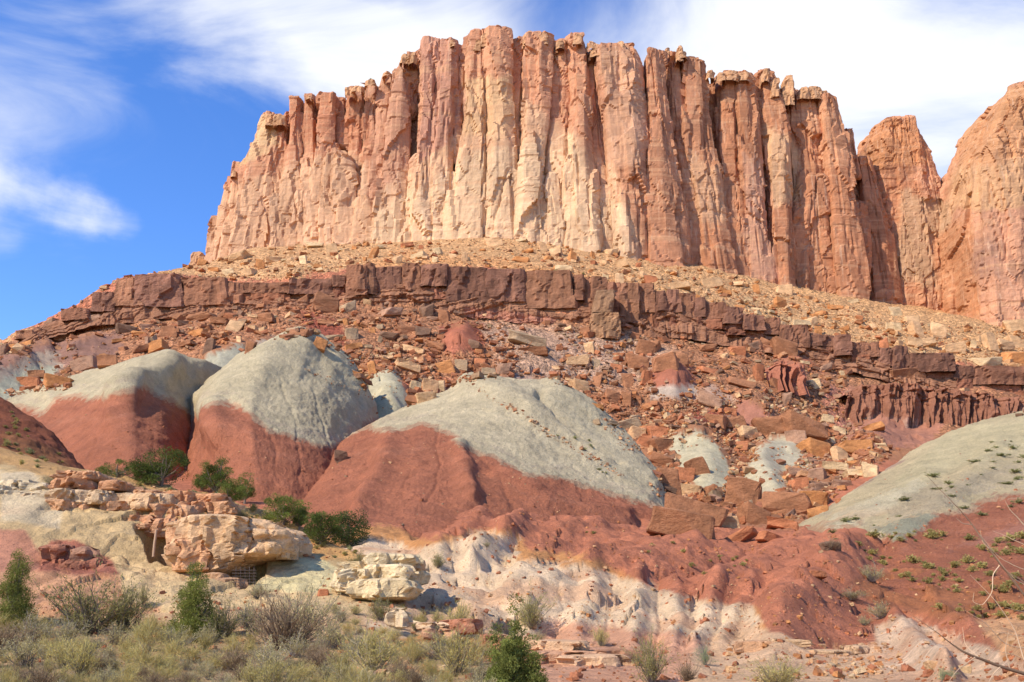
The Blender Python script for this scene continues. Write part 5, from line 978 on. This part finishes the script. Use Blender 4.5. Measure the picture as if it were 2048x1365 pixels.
def tube(pts, rad, n=5):
    pts = np.array(pts, float); rad = np.broadcast_to(rad, len(pts)) if np.ndim(rad) == 0 else np.array(rad, float)
    V = []; t = np.gradient(pts, axis=0); t /= np.linalg.norm(t, axis=1, keepdims=True)+1e-9
    up = np.where(np.abs(t[:, 2:3]) > .9, np.array([[1., 0, 0]]), np.array([[0, 0, 1.]])); a = np.cross(t, up); a /= np.linalg.norm(a, axis=1, keepdims=True)+1e-9; b = np.cross(t, a)
    th = np.arange(n)*2*math.pi/n
    V = pts[:, None]+rad[:, None, None]*(np.cos(th)[None, :, None]*a[:, None]+np.sin(th)[None, :, None]*b[:, None])
    k = len(pts); i = np.arange(k-1)[:, None]*n; j = np.arange(n)[None]; F = np.stack([i+j, i+(j+1) % n, i+n+(j+1) % n, i+n+j], -1).reshape(-1, 4)
    return V.reshape(-1, 3), F
g0 = P(495, 1168, 55.0); gr = empty('mine_gate', 'grate of thin iron bars closing the low mine opening under the overhanging block', 'gate', g0.tolist())
def bar(a, b, r_, nm): 
    V, F = tube([P(*a)-g0, P(*b)-g0], r_, 6); link(nm, make_mesh(nm, V, F, np.ones((len(V), 3)), False, M_iron), gr)
for y in (1141, 1147, 1153, 1159, 1165): bar((464, y, 55), (513, y, 55), .018, 'cross_bar')
for x in (472, 481, 490, 499, 508): bar((x, 1134, 55.05), (x, 1172, 55.05), .016, 'upright_bar')
p0 = P(307, 1113, 60); V, F = tube([P(307, 1114, 60)-p0, P(309, 1090, 60)-p0, P(313, 1060, 60)-p0], [.09, .085, .075], 7)
link('timber_prop', make_mesh('timber_prop', V, F, np.ones((len(V), 3)), True, M_wood), None, 'weathered wooden post propping the roof of the hollow left of the big block', 'post', loc=p0.tolist())

# ------------------------------------------------------------------ plants
def leafmesh(pos, dirs, ln, wd, col):
    col = col*np.array((1.06, 1.0, .74)); n = len(pos); d = dirs/np.linalg.norm(dirs, axis=1, keepdims=True); q = rng.normal(size=(n, 3)); s = np.cross(d, q); s /= np.linalg.norm(s, axis=1, keepdims=True)+1e-9
    V = np.stack([pos-s*wd[:, None]*.5, pos+s*wd[:, None]*.5, pos+d*ln[:, None]], 1).reshape(-1, 3)
    return V, np.arange(3*n).reshape(n, 3), np.repeat(col, 3, 0)
def bush_parts(seed, nst, nleaf, leaf, pal, stemc, spread=.62, up=.55, droop=.0, lw=.35, inner=.35):
    r = np.random.default_rng(seed); th = r.uniform(0, 2*math.pi, nst); ph = r.uniform(0, 1, nst)**.7
    D = np.stack([np.cos(th)*ph*spread, np.sin(th)*ph*spread, up+(1-ph)*.4+r.uniform(-.12, .12, nst)], -1)*r.uniform(.75, 1.08, (nst, 1))
    # lobed outline
    D *= (1+.22*np.sin(3*th+seed)+.12*np.sin(5*th+2*seed))[:, None]**1
    Vs, Fs, off = [], [], 0; P1 = []
    for k in range(nst):
        t = np.linspace(0, 1, 5)[:, None]; mid = r.normal(size=3)*.07
        pts = D[k]*t*np.array([1, 1, 1])+np.array([0, 0, 1])*(t*(1-t))*-.15+mid*np.sin(t*math.pi)+r.normal(size=(5, 3))*.012
        pts[0] = np.array([math.cos(th[k]), math.sin(th[k]), 0])*.05
        P1.append(pts)
        V, F = tube(pts, np.array([.014, .011, .008, .005, .002])*1.1, 3); Vs.append(V); Fs.append(F+off); off += len(V)
        for j in range(2):
            a = pts[2+j]; e = a+(D[k]*.35+r.normal(size=3)*.13)*np.array([1, 1, .9])
            V, F = tube([a, (a+e)/2+r.normal(size=3)*.02, e], np.array([.006, .004, .002]), 3); Vs.append(V); Fs.append(F+off); off += len(V)
            P1.append(np.array([a, a, a*.66+e*.33, a*.33+e*.66, e]))
    P1 = np.array(P1); SV, SF = np.concatenate(Vs), np.concatenate(Fs)
    k = r.integers(0, len(P1), nleaf); t = inner*4+(4-inner*4)*r.uniform(0, 1, nleaf)**.7; i = np.minimum(t.astype(int), 3); f = (t-i)[:, None]
    pos = P1[k, i]*(1-f)+P1[k, i+1]*f+r.normal(size=(nleaf, 3))*.035; dr = (P1[k, 4]-P1[k, 1])+r.normal(size=(nleaf, 3))*.22+np.array([0, 0, .12])
    pal = np.array(pal); col = pal[r.integers(0, len(pal), nleaf)]*r.uniform(.75, 1.2, (nleaf, 1))
    LV, LF, LC = leafmesh(pos, dr, leaf*r.uniform(.6, 1.4, nleaf), leaf*lw*r.uniform(.6, 1.3, nleaf), col)
    ok = LV[:, 2].reshape(-1, 3).min(1) > -.03
    return (SV, SF, np.ones((len(SV), 1))*np.array(stemc)), (LV, LF[ok], LC)
SAGE = [(.42, .37, .22), (.48, .42, .27), (.35, .31, .17), (.52, .45, .30)]; RABB = [(.50, .43, .18), (.44, .38, .15), (.56, .47, .24)]; GRN = [(.27, .26, .11), (.32, .29, .13), (.36, .32, .17)]; DRY = [(.36, .27, .18), (.30, .22, .15), (.40, .31, .21)]; BLUE = [(.26, .31, .19), (.32, .36, .24)]; STRAW = [(.55, .44, .21), (.48, .40, .18), (.40, .36, .16)]
KINDS = {}
def kindmesh(nm, nvar, stem, *a, **k):
    KINDS[nm] = []
    for i in range(nvar):
        S, Lf = bush_parts(hash_(nm)+i, *a, stemc=stem, **k)
        KINDS[nm].append((make_mesh(nm+'_stems', *S, False, M_twig), make_mesh(nm+'_foliage', *Lf, False, M_leaf)))
def hash_(s): return sum(ord(c)*(i+3) for i, c in enumerate(s)) % 9973
def kb(nm, nvar, nst, nleaf, leaf, pal, stem, **k):
    KINDS[nm] = []
    for i in range(nvar):
        S, Lf = bush_parts(hash_(nm)+i*7, nst, nleaf, leaf, pal, stem, **k)
        KINDS[nm].append((make_mesh(nm+'_stems', *S, False, M_twig), make_mesh(nm+'_foliage', *Lf, False, M_leaf)))
kb('sagebrush', 5, 46, 2600, .055, SAGE, (.26, .21, .17)); kb('rabbitbrush', 4, 60, 2600, .085, RABB, (.30, .24, .15), lw=.16, up=.6); kb('green_shrub', 4, 44, 3600, .05, GRN, (.20, .15, .11), inner=.25)
kb('dry_shrub', 3, 110, 1300, .045, DRY, (.22, .145, .085), spread=.72); kb('saltbush', 2, 30, 1700, .06, BLUE, (.25, .2, .15)); kb('bunchgrass', 3, 18, 900, .30, STRAW, (.36, .30, .18), lw=.035, inner=.0, up=.5, spread=.5)
kb('small_tuft', 4, 16, 520, .15, [(.40, .35, .15), (.46, .38, .17), (.30, .28, .13)], (.25, .2, .13), lw=.6, inner=.0, up=.4, spread=.55)
kb('green_tuft', 3, 16, 520, .15, [(.30, .31, .16), (.26, .28, .14), (.36, .35, .2)], (.25, .2, .13), lw=.6, inner=.0, up=.4, spread=.55)
NAMES = {'small_tuft': 'desert_shrub', 'green_tuft': 'desert_shrub'}
rp = random.Random(99)
def plant(kind, px, py, w_, h_, label, group=None, cat='shrub', parts=True):
    h = cast(px, py)
    if h is None: return
    dist = (h[0]-ORG).length; W = w_/FPX*dist; H = h_/FPX*dist
    S, Lf = rp.choice(KINDS[kind]); nm = NAMES.get(kind, kind); rz = rp.uniform(0, 6.28)
    sc = (W/1.25, W/1.25, H/.98)
    if parts:
        o = empty(nm, label, cat, h[0]-Vector((0, 0, .03)), group, rz=rz); o.scale = sc
        a = link('stems', S, o); b = link('foliage', Lf, o)
    else:
        o = link(nm, Lf, None, label, cat, group, loc=h[0]); o.rotation_euler = (0, 0, rz); o.scale = sc
    return o
BU = [('green_shrub', 175, 1268, 150, 98, 'large grey-green shrub between the left conifer and the middle one'), ('green_shrub', 245, 1262, 110, 80, 'dark green shrub touching the large grey-green one'), ('green_shrub', 285, 1215, 28, 40, 'slim upright green shrub on the sand behind the large grey-green one'), ('green_shrub', 445, 1275, 80, 62, 'olive shrub right beside the middle cone-shaped juniper'),
 ('dry_shrub', 565, 1300, 160, 100, 'big twiggy brown-grey shrub right of the middle conifer'), ('sagebrush', 600, 1285, 120, 98, 'pale green shrub growing through the twiggy brown one'), ('sagebrush', 500, 1262, 90, 55, 'grey-green shrub left of the twiggy brown one'), ('green_shrub', 1060, 1256, 74, 66, 'round olive shrub below the white badlands'),
 ('rabbitbrush', 918, 1272, 74, 58, 'straw-coloured shrub on red soil right of the onion-banded boulder'), ('rabbitbrush', 745, 1345, 120, 78, 'wide yellow-green shrub at the bottom left of the spiky juniper'), ('rabbitbrush', 912, 1352, 110, 78, 'tall pale shrub just left of the spiky juniper'), ('green_shrub', 1305, 1365, 86, 80, 'olive shrub right of the cross-bedded rock'), ('saltbush', 1410, 1330, 38, 34, 'small blue-green shrub on the pink ground'),
 ('rabbitbrush', 1555, 1380, 120, 50, 'bright yellow-green tuft cut by the bottom edge'), ('rabbitbrush', 1202, 1292, 38, 34, 'reddish yellow bush above the cross-bedded rock'), ('sagebrush', 1075, 1285, 36, 22, 'small grey shrub under the round olive one'), ('rabbitbrush', 1152, 1312, 36, 24, 'dry yellow shrub growing on the cross-bedded rock'), ('green_shrub', 716, 1140, 42, 34, 'grey-green shrub above the cream layered outcrop'),
 ('green_shrub', 876, 1136, 36, 28, 'dark green shrub on the pale saddle right of the cream layered outcrop'), ('sagebrush', 973, 1095, 18, 12, 'lone tiny shrub on the pale cone above the badlands'), ('green_shrub', 488, 1040, 32, 20, 'round green shrub on the crest of the big overhanging block'), ('sagebrush', 100, 975, 30, 24, 'grey shrub above the broken orange ledges at left'), ('sagebrush', 515, 1195, 60, 24, 'low silver shrub on the sand below the mine bars'), ('green_shrub', 760, 1240, 60, 40, 'green shrub left of the onion-banded boulder'),
 ('sagebrush', 1742, 1163, 56, 30, 'grey-green cushion shrub, highest of the four on the bare red slope'), ('sagebrush', 1702, 1200, 66, 19, 'long flat cushion shrub, second highest on the bare red slope'), ('sagebrush', 1762, 1238, 56, 28, 'cushion shrub third down on the bare red slope'), ('sagebrush', 1728, 1251, 30, 16, 'smallest and lowest cushion shrub on the bare red slope'), ('dry_shrub', 1664, 1100, 42, 24, 'dark dry shrub below the greenish hill'),
 ('saltbush', 1890, 1362, 40, 28, 'blue-grey shrub under the dead branches at the bottom'), ('dry_shrub', 1375, 1362, 46, 40, 'brown twiggy shrub right of the olive one at the bottom'), ('sagebrush', 590, 1315, 66, 44, 'pale green tuft in front of the twiggy brown shrub'), ('dry_shrub', 470, 1340, 90, 46, 'dark grey brittle shrub in the bottom scrub left of the wide yellow-green one'), ('dry_shrub', 640, 1340, 80, 42, 'dry grey bush between the pale green tuft and the wide yellow-green shrub'),
 ('sagebrush', 230, 1290, 72, 34, 'grey sagebrush in front of the dark green shrub'), ('sagebrush', 130, 1290, 80, 46, 'dusty green sagebrush below the large grey-green shrub'), ('sagebrush', 60, 1290, 90, 50, 'sagebrush right in front of the left conifer'), ('sagebrush', 350, 1300, 80, 44, 'sagebrush at the foot of the middle conifer')]
for k_, x, y, w_, h_, lab in BU: plant(k_, x, y, w_, h_, lab)
BT = [(x, y, w_) for _, x, y, w_, h_, l_ in BU]
ALONG = [(20, 'the left-edge conifer'), (130, 'the large grey-green shrub'), (245, 'the dark green shrub'), (385, 'the cone-shaped juniper'), (470, 'the olive shrub'), (565, 'the big twiggy shrub'), (660, 'the layered outcrop'), (745, 'the wide yellow-green shrub'), (830, 'the tilted pink slabs'), (912, 'the tall pale shrub'), (1010, 'the spiky juniper')]
def cell_label(base, x, y, w_, wr, b):
    z = 'tiny' if w_ < wr[0]+(wr[1]-wr[0])*.35 else 'small' if w_ < wr[0]+(wr[1]-wr[0])*.7 else 'larger'
    u = min(3, int((x-b[0])/(b[2]-b[0])*4)); v = min(2, int((y-b[1])/(b[3]-b[1])*3))
    return f"{z} {base}, {('high', 'midway', 'low')[v]}, {('at its left', 'left of its middle', 'right of its middle', 'at its right')[u]}"
NM2 = {'sagebrush': 'grey-green sagebrush', 'rabbitbrush': 'yellowish rabbitbrush', 'dry_shrub': 'bare brittle shrub', 'bunchgrass': 'straw bunchgrass tuft'}
USED = {}
def near_label(kk, x, y, w_, lo, hi):
    a = min(ALONG, key=lambda q: abs(q[0]-x)); t = (y-lo)/(hi-lo); m = (hi-lo)
    z = 'broad' if w_ > 62 else 'middling' if w_ > 46 else 'small'
    b = 'behind or beside' if t < .3 else 'just before' if t < .5 else 'well before' if t < .75 else 'at the bottom edge below'
    side = '' if abs(a[0]-x) < 18 else ', on its left' if x < a[0] else ', on its right'
    return f'{z} {NM2[kk]} {b} {a[1]}{side}'
def scatter(kind, poly, n, wr, hr, label, group, seed, parts=True, gap=.35, aspect=None):
    r = random.Random(seed); b = (min(p[0] for p in poly), min(p[1] for p in poly), max(p[0] for p in poly), max(p[1] for p in poly)); m = 0; tr = 0
    while m < n and tr < n*30:
        tr += 1; x, y = r.uniform(b[0], b[2]), r.uniform(b[1], b[3])
        if sdist(np.array([x]), np.array([y]), poly)[0] > 0: continue
        w_ = r.uniform(*wr); h_ = w_*r.uniform(*hr)
        if any(math.hypot(x-a, (y-c)*2) < (w_+d)*gap for a, c, d in BT): continue
        if not isinstance(label, dict) and float(fbm(np.array([[x*.013, y*.03, seed*3.]]), 3)[0]) < -.02: continue
        kk = r.choice(kind); plant(kk, x, y, w_, h_, near_label(kk, x, y, w_, b[1], min(1390, b[3])) if isinstance(label, dict) else cell_label(label, x, y, w_, wr, b), group.get(kk) if isinstance(group, dict) else group, parts=parts); BT.append((x, y, w_)); m += 1
LB = {'sagebrush': 'dusty grey-green sagebrush in the scrub along the bottom left', 'rabbitbrush': 'yellowish rabbitbrush in the scrub along the bottom left', 'dry_shrub': 'bare brittle grey shrub in the scrub along the bottom left', 'bunchgrass': 'straw tuft of bunchgrass in the scrub along the bottom left', 'saltbush': 'blue-green saltbush in the scrub along the bottom left', 'green_shrub': 'olive shrub in the scrub along the bottom left'}
GB = {k: v.replace(' in the', ' plants in the') for k, v in LB.items()}
scatter(['sagebrush', 'sagebrush', 'rabbitbrush', 'dry_shrub', 'bunchgrass', 'bunchgrass'], [(-60, 1262), (420, 1268), (700, 1290), (960, 1330), (980, 1400), (-60, 1400)], 150, (36, 96), (.45, .72), LB, GB, 1, gap=.28)
scatter(['bunchgrass', 'sagebrush', 'rabbitbrush'], [(640, 1215), (900, 1240), (1000, 1300), (1040, 1370), (960, 1370), (700, 1290)], 26, (22, 44), (.5, .8), {k: v.replace('in the scrub along the bottom left', 'on the slope below the cream layered outcrop') for k, v in LB.items()}, {k: v.replace('in the scrub along the bottom left', 'on the slope below the cream outcrop') for k, v in GB.items()}, 2)
scatter(['small_tuft'], [(1700, 1080), (1850, 1060), (2080, 1080), (2080, 1250), (1900, 1230), (1780, 1180)], 80, (8, 36), (.35, .6), 'olive tuft on the sparse red slope', 'olive tufts on the red slope at right', 3, parts=False)
scatter(['green_tuft'], [(1720, 1010), (1860, 930), (2048, 850), (2080, 1010), (1840, 1060), (1640, 1090)], 38, (6, 32), (.2, .38), 'green tuft on the right-hand grey hill', 'green tufts on the right hill', 4, parts=False)
scatter(['green_tuft'], [(1080, 850), (1180, 880), (1290, 985), (1270, 985), (1130, 900)], 9, (8, 15), (.3, .5), 'green tuft flanking the widest grey hill', 'tufts on the widest grey hill', 5, parts=False)
scatter(['small_tuft', 'green_tuft'], [(0, 880), (150, 935), (400, 985), (620, 1060), (760, 1130), (660, 1115), (520, 1050), (380, 1005), (200, 975), (60, 955)], 44, (9, 24), (.45, .7), 'shrub on the crest of the mine hill', 'little shrubs on the crest of the mine hill', 6, parts=False)
scatter(['small_tuft'], [(20, 820), (110, 890), (150, 940), (0, 900)], 16, (8, 18), (.4, .6), 'dull tuft on the dark red slope', 'tufts on the dark red slope at left', 7, parts=False)
scatter(['small_tuft'], [(1150, 1060), (1600, 1120), (1560, 1180), (1300, 1130)], 16, (8, 20), (.4, .6), 'faint tuft on the central red slope', 'tufts on the central red slope', 8, parts=False)
scatter(['green_tuft'], [(960, 510), (1300, 545), (1720, 660), (1900, 700), (1640, 700), (1300, 640), (900, 640)], 12, (7, 13), (.5, .8), 'green bush among the talus boulders', 'tiny bushes among the talus boulders', 9, parts=False)
for x, y in ((742, 166), (1886, 383), (1912, 385)):
    h = P(x, y, float(Yc(x))+1); o = link('desert_shrub', KINDS['green_tuft'][0][1], None, {742: 'tiny dark bush on the cliff rim left of the tall columns', 1886: 'small dark bush in the saddle right of the small butte', 1912: 'small dark bush in the saddle touching the massive butte'}[x], 'shrub', loc=h.tolist()); o.scale = (2.4, 2.4, 2.4)
# ---- junipers
def juniper(label, px, py, w_, h_, seed, shape='round', c=(.055, .085, .028), lean=0, n=7000, group=None):
    h = cast(px, py); dist = (h[0]-ORG).length; W = w_/FPX*dist; H = h_/FPX*dist; r = np.random.default_rng(seed)
    o = empty('juniper_tree', label, 'tree', h[0]-Vector((0, 0, .1)), group)
    ncl = 46 if shape == 'round' else 190; CL = []
    while len(CL) < ncl:
        p = r.uniform(-1, 1, 3)*np.array([.5, .5, .5])+np.array([0, 0, .5]); z = p[2]; rad = math.hypot(p[0], p[1])
        if shape == 'cone': lim = .5*(1-z)**.75*min(1, z/.10+.3)
        elif shape == 'spires':
            lim = .5; sp = [(0, 0, 1.0, .17), (-.3, .05, .68, .16), (.3, -.05, .62, .16), (.12, .2, .5, .2), (-.12, -.2, .55, .2)]
            ok = any(math.hypot(p[0]-a, p[1]-b) < q*(1-z/hh)**.55 for a, b, hh, q in sp if z < hh)
            if not ok: continue
        else: lim = .5*math.sqrt(max(0, 1-((z-.55)/.47)**2))*(1+.25*math.sin(3*math.atan2(p[1], p[0])+seed)); 
        if rad > lim or (shape == 'round' and z < .16): continue
        if shape == 'round' and r.random() < .55 and rad < lim*.5: continue
        CL.append(p)
    CL = np.array(CL); S = np.array([W, W*.9, H]); CLw = CL*S
    csz = (.10 if shape == 'cone' else .075 if shape == 'spires' else .13)*min(W, H)*r.uniform(.8, 1.7, ncl)
    k = r.integers(0, ncl, n); d = r.normal(size=(n, 3)); d /= np.linalg.norm(d, axis=1, keepdims=True); rr_ = r.uniform(0, 1, n)**.4
    pos = CLw[k]+d*(csz[k]*rr_)[:, None]*np.array([1.15, 1.15, .85])
    ls = .035*min(W, H)+.02 if shape == 'round' else .022*min(W, H)+.012
    col = np.array(c)*(r.uniform(.65, 1.35, ncl)[k]*r.uniform(.8, 1.2, n))[:, None]*np.array([1, 1, 1])
    V, F, Cc = leafmesh(pos, d+np.array([0, 0, .5])*(1 if shape != 'round' else .4)+r.normal(size=(n, 3))*.4, ls*r.uniform(.7, 1.5, n), ls*.55*r.uniform(.7, 1.3, n), col)
    V[:, 0] += lean*V[:, 2]
    link('crown', make_mesh('crown', V, F, Cc, False, M_leaf), o)
    Vs, Fs, off = [], [], 0
    tr_ = np.array([[0, 0, -.1], [.02*W, 0, H*.2], [-.02*W, 0, H*.45], [0, 0, H*.8]])
    V, F = tube(tr_, np.array([.045, .035, .02, .008])*max(H, .8*W), 6); Vs.append(V); Fs.append(F+off); off += len(V)
    for q in CLw[:22]:
        a = tr_[1]*(1-.5)+tr_[2]*.5*r.uniform(0, 1); V, F = tube([a, (a+q)/2+r.normal(size=3)*.04*H-np.array([0, 0, .04*H]), q], np.array([.02, .012, .005])*H, 4); Vs.append(V); Fs.append(F+off); off += len(V)
    V = np.concatenate(Vs); V[:, 0] += lean*V[:, 2]; link('trunk', make_mesh('trunk', V, np.concatenate(Fs), np.ones((len(V), 1))*np.array((.19, .14, .10)), False, M_twig), o)
DG = (.115, .15, .04); MG = (.16, .195, .05)
juniper('low dark green juniper, leftmost on the crest above the orange ledges', 233, 955, 84, 34, 1, c=DG); juniper('rounded dark juniper with bare forked limbs, tallest on the left crest', 322, 972, 96, 68, 2, c=DG); juniper('small dark bush-like juniper joined to the left foot of the forked one', 290, 968, 42, 34, 12, c=DG)
juniper('slender open juniper leaning right, just right of the narrow gully', 432, 990, 52, 72, 3, c=DG); juniper('small juniper at the left foot of the slender leaning one', 402, 982, 40, 34, 13, c=DG); juniper('dense round juniper right of the slender leaning one', 458, 1008, 62, 46, 4, c=MG); juniper('thin juniper with a tuft on top, right of the dense round one', 489, 1008, 34, 60, 5, c=DG)
juniper('broad bright green juniper in the middle of the crest row', 566, 1050, 84, 58, 6, c=MG); juniper('narrow juniper touching the right side of the broad bright one', 598, 1060, 30, 44, 16, c=DG); juniper('juniper with dark gaps, second from the right end of the crest row', 640, 1090, 66, 66, 7, c=DG); juniper('dark juniper with bare twigs, last at the right end of the crest row', 695, 1095, 70, 70, 8, c=(.08, .115, .04))
juniper('cone-shaped juniper cut by the left edge', 20, 1262, 84, 150, 9, 'cone', (.17, .185, .055), n=26000); juniper('bright green cone-shaped juniper in the middle left foreground', 385, 1278, 100, 150, 10, 'cone', (.18, .195, .055), n=26000); juniper('young spiky juniper with several pointed tips at the bottom centre', 1030, 1378, 120, 175, 11, 'spires', (.17, .19, .06), n=30000)
# ---- dead branches reaching in from the right
dt = P(2230, 1560, 15); D0 = empty('dead_tree', 'leafless dead tree reaching its pale twigs in from the right edge', 'tree', dt.tolist())
def branch(pts, r0, r1, nm='branch', c=(.40, .29, .22)):
    pts = [(x, y, Y) for x, y, Y in pts]; W_ = P(*np.array(pts, float).T)-dt; s = np.linspace(0, 1, len(W_)); q = np.linspace(0, 1, len(W_)*4)
    W2 = np.stack([np.interp(q, s, W_[:, k]) for k in range(3)], -1); W2[1:-1] = (W2[:-2]+2*W2[1:-1]+W2[2:])/4; W2 += .004*fbm(np.repeat(W2[:, :1]*7, 3, 1)+np.arange(3)*9, 2)[:, None]
    V, F = tube(W2, np.linspace(r0, r1, len(W2)), 6); link(nm, make_mesh(nm, V, F, np.ones((len(V), 1))*np.array(c), True, M_twig), D0)
DK = (.25, .155, .09)
branch([(2230, 1580, 15), (2190, 1450, 15), (2120, 1375, 14.8)], .09, .05, 'trunk', DK); branch([(2190, 1460, 15), (2180, 1340, 15.2), (2110, 1250, 15.3), (2048, 1190, 15.3)], .05, .02, 'trunk', DK)
branch([(2130, 1380, 14.8), (2060, 1352, 14.6), (1990, 1330, 14.5), (1935, 1308, 14.4), (1905, 1290, 14.4)], .032, .012, c=DK); branch([(1905, 1290, 14.4), (1870, 1262, 14.3), (1820, 1228, 14.3)], .008, .002, c=DK)
branch([(2048, 1190, 15.3), (2010, 1140, 15.2), (1975, 1095, 15.1), (1945, 1050, 15.1), (1915, 1015, 15), (1885, 985, 15), (1852, 950, 15)], .018, .002, c=DK)
tw = [[(1950, 1315, 14.4), (1915, 1340, 14.3), (1890, 1375, 14.2)], [(2000, 1335, 14.5), (1985, 1350, 14.4), (1970, 1380, 14.3)], [(2070, 1300, 15), (2010, 1290, 14.9), (1970, 1245, 14.8), (1930, 1222, 14.8)], [(2080, 1335, 14.8), (2030, 1310, 14.8), (1980, 1300, 14.7)],
      [(2100, 1200, 15), (2048, 1165, 14.9), (2010, 1140, 14.8), (1975, 1090, 14.8)], [(2100, 1160, 14.8), (2048, 1140, 14.7), (2000, 1118, 14.7), (1960, 1070, 14.7)], [(2080, 1110, 14.6), (2040, 1085, 14.6), (1985, 1062, 14.6)], [(1978, 1098, 15.1), (1965, 1085, 15.1), (1960, 1060, 15.1)], [(2000, 1130, 15.2), (1985, 1150, 15.1), (1985, 1185, 15), (1965, 1212, 15), (1945, 1205, 15), (1948, 1185, 15)],
      [(2100, 1230, 15), (2060, 1228, 15), (2010, 1215, 14.9)], [(2070, 1275, 15), (2020, 1270, 14.9), (1985, 1262, 14.9)], [(2060, 1175, 14.9), (2030, 1160, 14.9), (2020, 1145, 14.9)], [(2048, 1320, 14.7), (2030, 1260, 14.8), (1990, 1200, 14.8), (1940, 1150, 14.9)], [(2020, 1338, 14.6), (2010, 1300, 14.6), (2018, 1262, 14.6)], [(1960, 1318, 14.5), (1930, 1290, 14.6), (1925, 1255, 14.6)], [(1945, 1050, 15.1), (1925, 1048, 15), (1912, 1036, 15)], [(2048, 1050, 14.7), (2020, 1020, 14.7), (2010, 1000, 14.7)]]
for t_ in tw: branch(t_, .0085, .002, 'twig', (.55, .37, .22))
# ---- dry grass
def grass(name, label, polys, n, hmin, hmax, cols, seed):
    r = random.Random(seed); pos = []; i = 0
    for poly in polys:
        b = (min(p[0] for p in poly), min(p[1] for p in poly), max(p[0] for p in poly), max(p[1] for p in poly))
        xs = np.array([r.uniform(b[0], b[2]) for _ in range(n)]); ys = np.array([r.uniform(b[1], b[3]) for _ in range(n)])
        ok = (sdist(xs, ys, poly) < 0)&(fbm(np.stack([xs*.02, ys*.05, 0*xs], -1), 3) > -.25)
        for x, y in zip(xs[ok], ys[ok]):
            h = cast(x, y)
            if h is None: continue
            for _ in range(7): pos.append(np.array(h[0])+np.array([r.gauss(0, .05), r.gauss(0, .05), -.02]))
    pos = np.array(pos); m = len(pos); q = np.random.default_rng(seed); d = q.normal(size=(m, 3))*.35+np.array([0, 0, 1])
    cc = np.array(cols)[q.integers(0, len(cols), m)]*q.uniform(.8, 1.2, (m, 1)); V, F, Cc = leafmesh(pos, d, q.uniform(hmin, hmax, m), np.full(m, .012), cc)
    o = link(name, make_mesh(name, V, F, Cc, False, M_leaf), kind='stuff'); o['label'] = label
grass('dry_grass', 'thin dry yellow grass between the shrubs of the foreground', [[(-60, 1262), (420, 1262), (700, 1285), (1000, 1335), (1040, 1400), (-60, 1400)]], 6500, .08, .26, [(.46, .38, .20), (.40, .34, .2), (.5, .42, .26), (.3, .3, .14)], 5)
